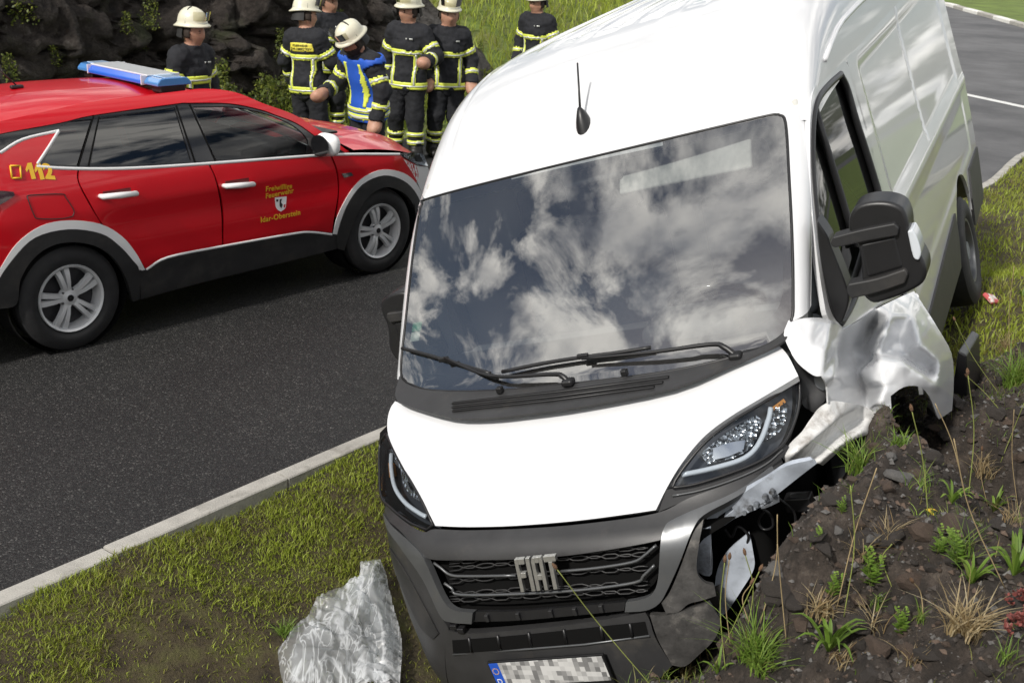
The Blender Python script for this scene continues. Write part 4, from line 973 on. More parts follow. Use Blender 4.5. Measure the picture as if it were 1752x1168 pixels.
def onC(q, d=0.): p = CF.hit(q, cneg, 1, 4, 16, 300); return Vector(offset_lift(Lcs, d, CS)(p.x, p.z)) if d else p
def cpan(name, pts, m, off=0., thick=.015, res=.035, parent=None, n=4, c=48): return panel(name, pxC(pts, n, c), offset_lift(Lcs, off, CS) if off else Lcs, m, parent or car, CS, res, thick)
RD = M_['red']; WF = M_['whitefilm']; CL = M_['clad']
arch_r = [(0, 459), (28, 417), (69, 387), (116, 377), (171, 383), (208, 404), (231, 431), (248, 461)]
arch_f = [(569, 400), (578, 367), (600, 326), (624, 302), (656, 290), (690, 296), (712, 314), (724, 340)]
# body panels with real shut lines
cpan('rear_quarter', [(-60, 315), (0, 263), (39, 239), (100, 224), (64, 281), (72, 284), (133, 287), (133, 311), (152, 349), (173, 383), (160, 381), (116, 377), (69, 387), (28, 417), (-6, 465), (-60, 500)], RD, c=60)
rdoor = cpan('rear_door', [(136, 288), (228, 287), (355, 279), (368, 307), (378, 357), (380, 419), (287, 438), (250, 460), (248, 458), (231, 431), (208, 404), (177, 385), (155, 348), (136, 311)], RD)
fdoor = cpan('front_door', [(358, 278), (450, 272), (529, 266), (564, 264), (575, 293), (578, 330), (571, 376), (568, 398), (532, 395), (499, 398), (383, 419), (382, 357), (371, 307)], RD)
cpan('front_wing', [(567, 264), (620, 262), (684, 263), (690, 270), (712, 282), (716, 300), (712, 314), (690, 296), (656, 290), (624, 302), (600, 326), (578, 367), (576, 372), (581, 330), (578, 293)], RD)
# bumper corner and grille end, white
cpan('front_bumper', [(690, 272), (712, 283), (732, 286), (742, 330), (736, 380), (724, 400), (724, 342), (716, 316), (708, 300)], M_['whitepaint'] if 'whitepaint' in M_ else WF)
# lower cladding
cpan('sill_cladding', [(238, 461), (250, 461), (287, 440), (381, 421), (499, 400), (532, 397), (569, 401), (577, 402), (578, 425), (480, 450), (381, 474), (300, 495), (240, 512)], CL, .004)
cpan('arch_cladding', [(-8, 489), (23, 441), (60, 406), (116, 392), (171, 399), (203, 420), (226, 445), (237, 462), (238, 511), (226, 515), (219, 488), (208, 462), (188, 436), (160, 420), (124, 414), (88, 420), (56, 442), (34, 478), (27, 520), (-8, 528)], CL, .010, .04, c=70)
cpan('arch_cladding', [(576, 401), (592, 353), (619, 316), (656, 300), (689, 309), (710, 330), (722, 360), (724, 396), (712, 396), (708, 358), (692, 332), (662, 320), (634, 332), (612, 362), (596, 402), (588, 428), (577, 425)], CL, .010, .04, c=70)
# white stripes round the arches, along the sills and the window line
cpan('arch_stripe', arch_r+[(236, 462), (226, 445), (203, 420), (171, 399), (116, 392), (60, 406), (23, 441), (-8, 489), (-8, 470)], WF, .004, .004, c=70)
cpan('arch_stripe', arch_f+[(726, 360), (722, 360), (710, 330), (689, 309), (656, 300), (619, 316), (592, 353), (576, 401)], WF, .004, .004, c=70)
def cstripe(pts, r_=.008, m=WF, parent=None, name='pinstripe', off=.003):
    P = [onC(q, off) for q in spline(pts, 4, False)]
    V, F = [], []
    for i, p in enumerate(P):
        t = (P[min(i+1, len(P)-1)]-P[max(i-1, 0)]).normalized(); s = t.cross(Vector((0, -1, .15))).normalized(); o_ = Vector((0, -1, .15)).normalized()
        V += [p-s*r_-o_*.004, p-s*r_+o_*.001, p+s*r_+o_*.001, p+s*r_-o_*.004]
    for i in range(len(P)-1):
        for k in range(3): F.append([i*4+k, i*4+k+1, i*4+k+5, i*4+k+4])
    return mesh_obj(name, V, F, m, parent or car)
cstripe([(64, 282), (72, 286), (137, 289), (228, 288), (356, 280), (529, 267), (600, 264), (684, 264)], .010)
cstripe([(64, 281), (82, 254), (101, 224)], .009); cstripe([(101, 224), (39, 239), (0, 262)], .009)
cstripe([(250, 461), (287, 440), (381, 421), (499, 400), (532, 397), (568, 401)], .008)
# glasshouse
gl_bg = cpan('pillar_trim', [(62, 282), (72, 286), (137, 287), (228, 287), (356, 279), (529, 266), (588, 262), (545, 236), (508, 211), (470, 196), (444, 187), (393, 177), (323, 176), (297, 178), (160, 197), (103, 210), (0, 229), (-40, 240), (-40, 290), (0, 262), (39, 240), (102, 224)], M_['gloss'], -.010, .01,)
# openings in the black trim for the panes
bpy.data.objects.remove(gl_bg)
panes = {'quarter_window': ([(76, 279), (135, 283), (160, 203), (106, 214)], 'tint'), 'rear_window': ([(157, 279), (228, 281), (328, 274), (300, 183), (170, 202)], 'tint'), 'front_window': ([(370, 274), (450, 269), (524, 263), (528, 240), (505, 216), (470, 199), (440, 190), (395, 182), (331, 182)], 'sideg2')}
M_['sideg2'] = glass('car_side_glass', (.55, .60, .59), 1.62)
holes = [pxC(v[0], 3, 60) for v in panes.values()]
trim = panel('pillar_trim', pxC([(62, 282), (72, 286), (137, 287), (228, 287), (356, 279), (529, 266), (588, 262), (545, 236), (508, 211), (470, 196), (444, 187), (393, 177), (323, 176), (297, 178), (160, 197), (103, 210), (0, 229), (-40, 240), (-40, 290), (0, 262), (39, 240), (102, 224)], 4, 60), offset_lift(Lcs, -.008, CS), M_['gloss'], car, CS, .035, .012, holes=holes)
for (nm, (pts, mk)), h in zip(panes.items(), holes): panel(nm, h, offset_lift(Lcs, -.016, CS), M_[mk], car, CS, .06, .0, rim=False)
for pts in ([(161, 197), (134, 287)], [(170, 200), (152, 285)], [(325, 178), (371, 278)], [(302, 180), (335, 278)]): cstripe(pts, .004, M_['void'], trim, 'pillar_line', -.003)
# roof rail of the side, A-pillar
cpan('roof_rail', [(-60, 246), (0, 229), (103, 210), (160, 197), (297, 178), (323, 176), (393, 177), (444, 187), (470, 196), (508, 211), (545, 236), (588, 262), (596, 259), (560, 232), (515, 203), (490, 191), (450, 177), (402, 158), (350, 152), (300, 157), (160, 174), (100, 186), (0, 208), (-60, 222)], RD, 0, .02)
# roof, windscreen, bonnet as pressed sheets
def sheet(name, xs, yf, fn, m, parent=car, out=(0, 0, 1), ny=40):
    V, F = [], []
    for x in xs:
        h = yf(x)
        for j in range(ny+1): y = -h+2*h*j/ny; V.append((x, y, fn(x, y)))
    n = ny+1
    for i in range(len(xs)-1):
        for j in range(ny): F.append([i*n+j, (i+1)*n+j, (i+1)*n+j+1, i*n+j+1])
    return mesh_obj(name, V, F, m, parent)
roofc = sheet('roof', np.linspace(-1.0, 1.46, 40), lambda x: .675-.02*max(0, x-.8)+.02*max(0, -x), TR, RD)
sheet('windscreen', np.linspace(1.465, 2.36, 20), lambda x: .64+.14*(x-1.46)/.9, lambda x, y: TR(x-.06*(1-(y/.75)**2), y)-.004, M_['tint'])
for sg in (-1, 1): tube('windscreen_pillar', [(x, sg*(.655+.155*(x-1.44)/.92), TR(x, .655)+.0) for x in np.linspace(1.40, 2.40, 14)], .034, RD, car, 10)
hoodc = sheet('bonnet', np.linspace(2.40, 3.40, 36), lambda x: .893-.20*clamp((x-2.6)/.8)**2, TH, RD)
sheet('cowl', np.linspace(2.22, 2.41, 6), lambda x: .77, lambda x, y: TH(2.42, y)-.02+(2.40-x)*.08, M_['black'])
box('cowl_vent', (2.43, -.28, TH(2.43, -.3)+.012), (.14, .62, .02), M_['black'], car, bv=.006)
# nose
V, F = [], []
for i, (x, z) in enumerate(((3.38, .93), (3.46, .86), (3.51, .76), (3.54, .62), (3.54, .45), (3.48, .28))):
    for j in range(21):
        y = -.72+1.44*j/20; V.append((x-.34*(abs(y)/.74)**2.6, y, z))
for i in range(5):
    for j in range(20): F.append([i*21+j, (i+1)*21+j, (i+1)*21+j+1, i*21+j+1])
mesh_obj('nose', V, F, M_['gloss'], car)
# head lamp
hl = cpan('head_lamp', [(684, 264), (702, 261), (722, 263), (730, 284), (714, 281), (698, 272)], M_['lens'], .012, .03)
cpan('lamp_housing', [(684, 264), (702, 261), (722, 263), (730, 284), (714, 281), (698, 272)], M_['lampchrome'], -.012, .02, parent=hl)
cpan('lamp_unit', [(708, 265), (718, 265), (723, 277), (714, 277)], M_['black'], .004, .02, parent=hl)
# tail lamp tip
cpan('tail_lamp', [(-40, 326), (0, 327), (22, 329), (24, 335), (0, 350), (-40, 368)], mat('dark_tail_lamp', (.03, .006, .008), .15, coat=.6), .012, .02)
# fuel flap, handles, repeater
fl = [onC(q, .002) for q in spline([(46, 337), (52, 334), (105, 332), (112, 338), (126, 360), (124, 370), (105, 374), (66, 374), (58, 368)], 4)]; fl.append(fl[0]); tube('fuel_flap', fl, .003, M_['clad'], car, 5)
for q0, q1, par in (((171, 337), (230, 331), rdoor), ((382, 318), (430, 314), fdoor)):
    P0, P1 = onC(q0, .03), onC(q1, .03)
    hd = tube('door_handle', [P0-Vector((0, -.03, 0)), P0, P0.lerp(P1, .5)+Vector((0, -.008, 0)), P1, P1-Vector((0, -.03, 0))], [.014, .018, .021, .018, .014], WF, par, 10)
    C_ = onC(((q0[0]+q1[0])/2, (q0[1]+q1[1])/2-2), .001); box('handle_shade', C_, (.20, .004, .06), mat('shaded_red', (.12, .004, .006), .4), par, bv=.002)  # darker red plate paints the shade behind the grip
cpan('side_repeater', [(584, 297), (600, 295), (604, 300), (588, 304)], M_['chrome'], .006, .006)
# wing mirror, white cap
mc = onC((541, 243)); Mm = Matrix.Translation(mc+Vector((.0, -.13, .0)))
V, F = [], []
n = 18
for i in range(9):
    t = i/8; r_ = math.sin(math.pi*(.08+.86*t))**.6
    for k in range(n):
        a = 2*math.pi*k/n; c_, s_ = math.cos(a), math.sin(a)
        V.append(Mm @ Vector((-.07+.15*t, .115*r_*(abs(c_)**.7)*(1 if c_ > 0 else -1), .085*r_*(abs(s_)**.7)*(1 if s_ > 0 else -1))))
for i in range(8):
    for k in range(n): F.append([i*n+k, i*n+(k+1) % n, (i+1)*n+(k+1) % n, (i+1)*n+k])
F.append([8*n+k for k in range(n)]); F.append([k for k in range(n)][::-1])
mo = mesh_obj('wing_mirror', V, F, WF, car)
V2 = [Mm @ Vector((-.078, .10*(1 if k in (1, 2) else -1), .072*(1 if k > 1 else -1))) for k in range(4)]
mesh_obj('mirror_glass', [Mm @ Vector((-.072, .105*math.cos(2*math.pi*k/16), .078*math.sin(2*math.pi*k/16))) for k in range(16)], [list(range(16))], M_['gloss'], mo, False)
box('mirror_foot', mc+Vector((.0, -.03, -.075)), (.10, .14, .04), M_['black'], mo, bv=.015)
panel('mirror_triangle', pxC([(541, 262), (590, 261), (560, 244), (545, 236)], 2), offset_lift(Lcs, .003, CS), M_['gloss'], car, CS, .04, .004)
# roof light bar
bar = thing('roof_light_bar', 'blue and white warning light bar on the red car roof', 'light bar'); bpy.data.objects.remove(bar)
xb = 1.08; zb = TR(xb, 0)+.058
def bar_sec(y0, y1, m, name, parent, sx=.15, sz=.030, top=None):
    V, F = [], []; P = [(-sx, -sz), (sx, -sz), (sx, -.2*sz), (sx*.80, sz*.8), (sx*.6, sz), (-sx*.6, sz), (-sx*.80, sz*.8), (-sx, -.2*sz)]
    for y in (y0, y1):
        for a, b in P: V.append((xb+a, y, zb+b))
    k = len(P); F = [[i, (i+1) % k, k+(i+1) % k, k+i] for i in range(k)]+[list(range(k))[::-1], [k+i for i in range(k)]]
    o = mesh_obj(name, V, F, m, parent); sharp(o, 25); bevel(o, .008, 2); return o
lb = bar_sec(-.36, .36, M_['blue'], 'light_bar', car)
M_['barwhite'] = mat('bar_white', (.70, .72, .74), .25, coat=.4)
V, F = boxv((xb, 0, zb+.031), (.23, .76, .012)); bevel(mesh_obj('bar_lid', V, F, M_['barwhite'], lb), .004)
M_['bluelens'] = mat('blue_lens', (.10, .34, .80), .08, coat=.8, trans=.35)
for sg in (-1, 1):
    o = bar_sec(sg*.365, sg*.54, M_['bluelens'], 'flasher', lb, .135, .028)
    V, F = boxv((xb, sg*.45, zb+.029), (.13, .14, .006)); bevel(mesh_obj('flasher_top', V, F, mat('pale_blue', (.45, .60, .80), .2, coat=.5), o), .002)
    V, F = boxv((xb, sg*.36, zb), (.31, .010, .066)); bevel(mesh_obj('bar_collar', V, F, M_['barwhite'], lb), .003)
    V, F = boxv((xb+.0, sg*.46, zb-.052), (.20, .12, .05)); bevel(mesh_obj('bar_foot', V, F, M_['black'], lb), .012)
box('roof_antenna', (.20, -.02, TR(.2, 0)+.012), (.09, .035, .025), M_['black'], car, bv=.01)
tube('roof_antenna_rod', [(.20, -.02, TR(.2, 0)+.02), (.06, -.02, TR(.2, 0)+.17)], [.005, .003], M_['black'], [o for o in car.children if o.name.startswith('roof_antenna')][-1], 6)
# the far side, closed with a mirrored skin
far_o = [(-.66, 1.10), (.2, 1.12), (1.4, 1.06), (2.1, 1.04), (3.2, .98), (3.24, .45), (3.08, .36)]+[(2.675+.42*math.cos(a), .352+.42*math.sin(a)) for a in np.linspace(0, math.pi, 14)]+[(2.2, .25), (.5, .25)]+[(.42*math.cos(a), .352+.42*math.sin(a)) for a in np.linspace(0, math.pi, 14)]+[(-.6, .4), (-.7, .8)]
panel('far_side', far_o, lambda x, z: (x, SC_(x, z), z), RD, car, (0, 1, 0), .08, .01)
panel('far_windows', [(-.62, 1.11), (-.3, 1.36), (.4, 1.46), (1.4, 1.42), (2.1, 1.12), (2.08, 1.05), (1.4, 1.07), (.2, 1.13)], lambda x, z: (x, SC_(x, z)-.01, z), M_['tint'], car, (0, 1, 0), .08, .01)
rear_o = [(-.50, .44), (-.84, .50), (-.90, .80), (-.84, 1.10), (-.70, 1.28), (-.50, 1.34), (-.50, 1.0)]
panel('rear_corner', rear_o, offset_lift(Lcs, -.006, CS), RD, car, CS, .05, .02)
panel('rear_corner', rear_o, lambda x, z: (x, SC_(x, z)-.006, z), RD, car, (0, 1, 0), .05, .02)
box('tailgate', (-.84, 0, .92), (.12, 1.60, .80), RD, car, bv=.05)
box('rear_window', (0, 0, 0), (.03, 1.30, .50), M_['gloss'], car, Matrix.Translation((-.80, 0, 1.36)) @ Matrix.Rotation(R(38), 4, 'Y'), bv=.012)
box('rear_bumper', (-.84, 0, .46), (.22, 1.66, .34), CL, car, bv=.06, seg=3)
# floor and dark inside
V, F = join([boxv((1.35, 0, .38), (1.75, 1.55, .30)), boxv((1.35, 0, .62), (3.9, 1.15, .55)), boxv((-.35, 0, 1.0), (.5, 1.3, .5))])
bevel(mesh_obj('underbody', V, F, M_['void'], car), .03)
V, F = join([boxv((1.98, 0, .98), (.35, 1.5, .22))]); bevel(mesh_obj('dashboard', V, F, M_['interior'], car), .05)
for y in (-.38, .38):
    for x in (1.05, .15):
        s1_ = box('seat', (x+.2, y, .90), (.5, .5, .14), M_['interior'], car, bv=.05)
        box('backrest', (0, 0, 0), (.13, .48, .60), M_['interior'], s1_, Matrix.Translation((x-.08, y, 1.16)) @ Matrix.Rotation(-.25, 4, 'Y'), bv=.05)
        box('headrest', (0, 0, 0), (.09, .25, .17), M_['interior'], s1_, Matrix.Translation((x-.19, y, 1.50-.08)) @ Matrix.Rotation(-.2, 4, 'Y'), bv=.04)
c0 = Vector((1.72, .38, 1.08)); a1 = Vector((0, 1, 0)); a2 = Vector((.35, 0, .94))
tube('steering_wheel', [c0+(a1*math.cos(a)+a2*math.sin(a))*.185 for a in np.linspace(0, 2*math.pi, 33)], .014, M_['black'], car, 8, cap=False)
# alloy wheels: five pairs of spokes
def alloy(xc):
    Mw = Matrix.Translation((xc, -.80, .352))
    o, rim = wheel(car, Mw, .352, .222, .215, M_['alloy'], name='wheel')
    hw = .1075; yf = -hw*.80
    lathe('rim_lip', [(-hw*.80, .226), (-hw*.92, .222), (-hw*.84, .208), (-hw*.60, .204)], M_['alloy'], rim, 64, Mw)
    def spoke(a, off):
        u = Vector((math.cos(a), 0, math.sin(a))); s_ = Vector((-math.sin(a), 0, math.cos(a))); V = []
        for r_, w_, c_, y_ in ((.045, .016, off*.35, -hw*.62), (.10, .017, off*.62, -hw*.78), (.16, .019, off*.88, -hw*.80), (.210, .024, off*1.12, -hw*.66)):
            for k, (dw, dy) in enumerate(((-1, .035), (-.75, 0), (.75, 0), (1, .035))): V.append(Mw @ (u*r_+s_*(c_+dw*w_)+Vector((0, y_+dy, 0))))
        F = []
        for i in range(3):
            for k in range(3): F.append([i*4+k, i*4+k+1, i*4+k+5, i*4+k+4])
        q = mesh_obj('spoke', V, F, M_['alloy'], rim, True); sharp(q, 20); return q
    for k in range(5):
        a = math.pi/2+k*2*math.pi/5+.2
        spoke(a, .028); spoke(a, -.028)
        bl = Mw @ Vector((.056*math.cos(a+.63), yf+.03, .056*math.sin(a+.63))); lathe('wheel_bolt', [(-.012, .001), (-.012, .008), (.01, .008)], M_['alloyd'], rim, 8, Matrix.Translation(bl))
    lathe('hub_cap', [(-hw*.70, .001), (-hw*.70, .024), (-hw*.66, .030), (-hw*.62, .062), (-hw*.3, .068)], M_['alloy'], rim, 32, Mw)
    lathe('hub_badge', [(-hw*.74, .001), (-hw*.73, .022), (-hw*.6, .022)], M_['gloss'], rim, 24, Mw)
alloy(0.0); alloy(2.675)
for xc in (0, 2.675):
    Mw = Matrix.Translation((xc, .80, .352)) @ Matrix.Rotation(math.pi, 4, 'Z'); wheel(car, Mw, .352, .222, .215, M_['alloy'])
# inner arches
for xc in (0, 2.675):
    lathe('arch_liner', [(-.24, .42), (.02, .42), (.03, .40)], M_['void'], car, 40, Matrix.Translation((xc, -.63, .40)))
# lettering laid on the doors
def side_text(body, q, size, right_px, parent, bold=.0, sp=1.0, m=None):
    C_ = onC(q); D = (onC(right_px)-C_).normalized(); 
    o = text_mesh('lettering', body, size, m or M_['yellow'], parent, Matrix.Identity(4), .0006, sp, bold)
    def f(co):
        x_, z_ = C_.x+D.x*co.x-0*co.y, C_.z+D.z*co.x+co.y
        P = Vector(offset_lift(Lcs, .003+co.z, CS)(x_, z_)); return P
    drape_text(o, f); return o
side_text('Freiwillige', (477, 321), .054, (500, 318), fdoor, .0010, 1.08)
side_text('Feuerwehr', (478, 331), .054, (502, 326), fdoor, .0010, 1.08)
side_text('Idar-Oberstein', (480, 370), .056, (505, 365), fdoor, .0010, 1.08)
q = [car.children[0]]
rq = [o for o in car.children if o.name.startswith('rear_quarter')][0]
side_text('2', (83, 295), .120, (95, 296), rq, .006)
for q0 in ((52, 293), (67, 294)):                       # heavy figure ones with flag
    C_ = onC(q0); hh_ = .094; panel('lettering', [(C_.x+a*hh_, C_.z+(b-.5)*hh_) for a, b in ((-.30, .62), (-.05, 1.0), (.22, 1.0), (.22, .0), (-.06, .0), (-.06, .66), (-.26, .48))], offset_lift(Lcs, .003, CS), M_['yellow'], rq, CS, .02, .002)
ps = [onC(p, .004) for p in ((17, 284), (34, 284), (36, 305), (20, 305))]; ps.append(ps[0])
for i in range(4): tube('emblem_bar', [ps[i], ps[i+1]], .006, M_['yellow'], rq, 5)
# coat of arms on the door: white shield with red and black charges
sh = cpan('crest', [(470, 338), (490, 336), (489, 350), (487, 357), (480, 362), (474, 358), (471, 351)], WF, .003, .002, .012, fdoor)
M_['crestred'] = mat('crest_red', (.45, .02, .02), .5); M_['crestblack'] = mat('crest_black', (.02, .02, .02), .5)
for pts, mk in (([(478, 341), (482, 340), (480, 346), (483, 350), (481, 356), (478, 352)], 'crestblack'), ([(485, 350), (488, 349), (487, 355), (485, 355)], 'crestred'), ([(472, 341), (476, 341), (475, 345), (472, 345)], 'crestblack')):
    cpan('crest_charge', pts, M_[mk], .005, .001, .01, sh)
# ------------------------------------------------------------------ firefighters
M_['jacket'] = mat('fire_jacket', (.012, .013, .017), .85, var=.35, vscale=25., bump=.35, bscale=120.)
M_['trousers'] = mat('fire_trousers', (.011, .012, .015), .9, var=.3, vscale=25., bump=.35, bscale=120.)
M_['boot'] = mat('boot_leather', (.012, .011, .010), .5)
M_['skin'] = mat('skin', (.46, .25, .17), .55, sub=.15, var=.12, vscale=30.)
M_['band_y'] = mat('band_yellow', (.72, .80, .10), .5)
M_['band_s'] = mat('band_silver', (.62, .64, .60), .35, metal=.2)
M_['helmet'] = mat('helmet_cream', (.68, .66, .52), .35, coat=.3, var=.06, dirt=(.3, .28, .22), dscale=6., dpos=(.6, .85))
M_['strap'] = mat('helmet_strap', (.02, .02, .02), .7)
M_['visor'] = glass('visor', (.80, .78, .66), 1.5)
M_['vest'] = mat('blue_vest', (.02, .10, .52), .6, var=.1, bump=.2, bscale=60.)
M_['hair'] = mat('hair_dark', (.03, .02, .014), .8)
M_['patch'] = mat('back_patch', (.75, .66, .08), .5)
M_['eye'] = mat('eye_socket_dark', (.02, .015, .012), .3)
M_['lip'] = mat('lip', (.34, .14, .11), .6)

def sdf_body(segs, cell=.022):
    "one continuous skin round tapered limb segments: smooth union sampled on a grid, surface nets"
    A = np.array([s[0] for s in segs], float); B = np.array([s[1] for s in segs], float)
    ra = np.array([s[2] for s in segs]); rb = np.array([s[3] for s in segs]); fl = np.array([s[4] if len(s) > 4 else 1.0 for s in segs])
    lo = np.minimum(A, B).min(0)-.25; hi = np.maximum(A, B).max(0)+.25
    n = np.ceil((hi-lo)/cell).astype(int)+1
    gx = [lo[i]+cell*np.arange(n[i]) for i in range(3)]
    G = np.stack(np.meshgrid(*gx, indexing='ij'), -1).astype(np.float32)
    acc = np.zeros(n, np.float32); k = 42.0
    for a, b, r0, r1, f in zip(A, B, ra, rb, fl):
        ab = b-a; L2 = max((ab**2).sum(), 1e-8)
        t = np.clip(((G-a)*ab).sum(-1)/L2, 0, 1); D = G-(a+t[..., None]*ab)
        if f != 1.0:                         # flattened front to back
            Dy = D[..., 1]*f; d = np.sqrt(D[..., 0]**2+Dy**2+D[..., 2]**2)
        else: d = np.sqrt((D**2).sum(-1))
        acc += np.exp(-k*np.clip(d-(r0+(r1-r0)*t), -.6, .6))
    S_ = -np.log(np.maximum(acc, 1e-20))/k
    # surface nets
    ins = S_ < 0; c = np.zeros(tuple(n-1), np.int8)
    for dx in (0, 1):
        for dy in (0, 1):
            for dz in (0, 1): c += ins[dx:n[0]-1+dx, dy:n[1]-1+dy, dz:n[2]-1+dz]
    act = (c > 0) & (c < 8); idx = np.full(tuple(n-1), -1, int); I = np.argwhere(act); idx[act] = np.arange(len(I))
    P = np.zeros((len(I), 3)); W = np.zeros(len(I))
    cor = [(0, 0, 0), (1, 0, 0), (0, 1, 0), (1, 1, 0), (0, 0, 1), (1, 0, 1), (0, 1, 1), (1, 1, 1)]
    val = [S_[I[:, 0]+o[0], I[:, 1]+o[1], I[:, 2]+o[2]] for o in cor]
    for e0 in range(8):
        for ax in range(3):
            if cor[e0][ax] == 0:
                o1 = list(cor[e0]); o1[ax] = 1; e1 = cor.index(tuple(o1)); v0, v1 = val[e0], val[e1]
                m = (v0 < 0) != (v1 < 0); t = np.where(m, v0/(v0-v1+1e-12), 0)
                p = np.tile(np.array(cor[e0], float), (len(I), 1)); p[:, ax] += t; P[m] += p[m]; W[m] += 1
    P = (P/W[:, None]+I)*cell+lo
    F = []
    for ax in range(3):
        b, c_ = [(1, 2), (2, 0), (0, 1)][ax]
        sl0 = [slice(1, n[i]-1) for i in range(3)]; sl0[ax] = slice(0, n[ax]-1); sl1 = list(sl0); sl1[ax] = slice(1, n[ax])
        s0, s1 = ins[tuple(sl0)], ins[tuple(sl1)]
        E = np.argwhere(s0 != s1); 
        if not len(E): continue
        off = np.array([1, 1, 1]); off[ax] = 0; Q = E+off; sg = s0[E[:, 0], E[:, 1], E[:, 2]]
        def cellid(db, dc):
            q = Q.copy(); q[:, b] -= db; q[:, c_] -= dc; return idx[q[:, 0], q[:, 1], q[:, 2]]
        f = np.stack([cellid(1, 1), cellid(0, 1), cellid(0, 0), cellid(1, 0)], 1); f[~sg] = f[~sg][:, ::-1]
        F.append(f)
    return P, np.concatenate(F)
def np_mesh(name, V, F, mats, parent=None, mi=None):
    me = bpy.data.meshes.new(name); me.vertices.add(len(V)); me.vertices.foreach_set('co', np.asarray(V, float).ravel())
    F = np.asarray(F); k = F.shape[1]; me.loops.add(F.size); me.loops.foreach_set('vertex_index', F.ravel()); me.polygons.add(len(F)); me.polygons.foreach_set('loop_start', np.arange(len(F))*k)
    me.polygons.foreach_set('use_smooth', np.ones(len(F), bool))
    for m in mats: me.materials.append(m)
    if mi is not None: me.polygons.foreach_set('material_index', mi)
    me.update(); me.validate(); return link(bpy.data.objects.new(name, me), parent)
def sub_shell(name, V, F, Nn, sel, off, m, parent):
    "cloth over part of the body: the chosen faces lifted off the skin, edge turned in"
    f = F[sel]
    if not len(f): return None
    u, inv = np.unique(f.ravel(), return_inverse=True); ff = inv.reshape(f.shape); P = V[u]+Nn[u]*(off if np.isscalar(off) else off[u][:, None])
    e = np.concatenate([ff[:, [0, 1]], ff[:, [1, 2]], ff[:, [2, 3]], ff[:, [3, 0]]]); key = {tuple(x) for x in e}
    bd = np.array([x for x in key if (x[1], x[0]) not in key]); nb = len(P)
    Pi = V[u]+Nn[u]*.001; P2 = np.concatenate([P, Pi]); F2 = ff
    if len(bd): F2 = np.concatenate([ff, np.stack([bd[:, 1], bd[:, 0], bd[:, 0]+nb, bd[:, 1]+nb], 1)])
    return np_mesh(name, P2, F2, [m], parent)

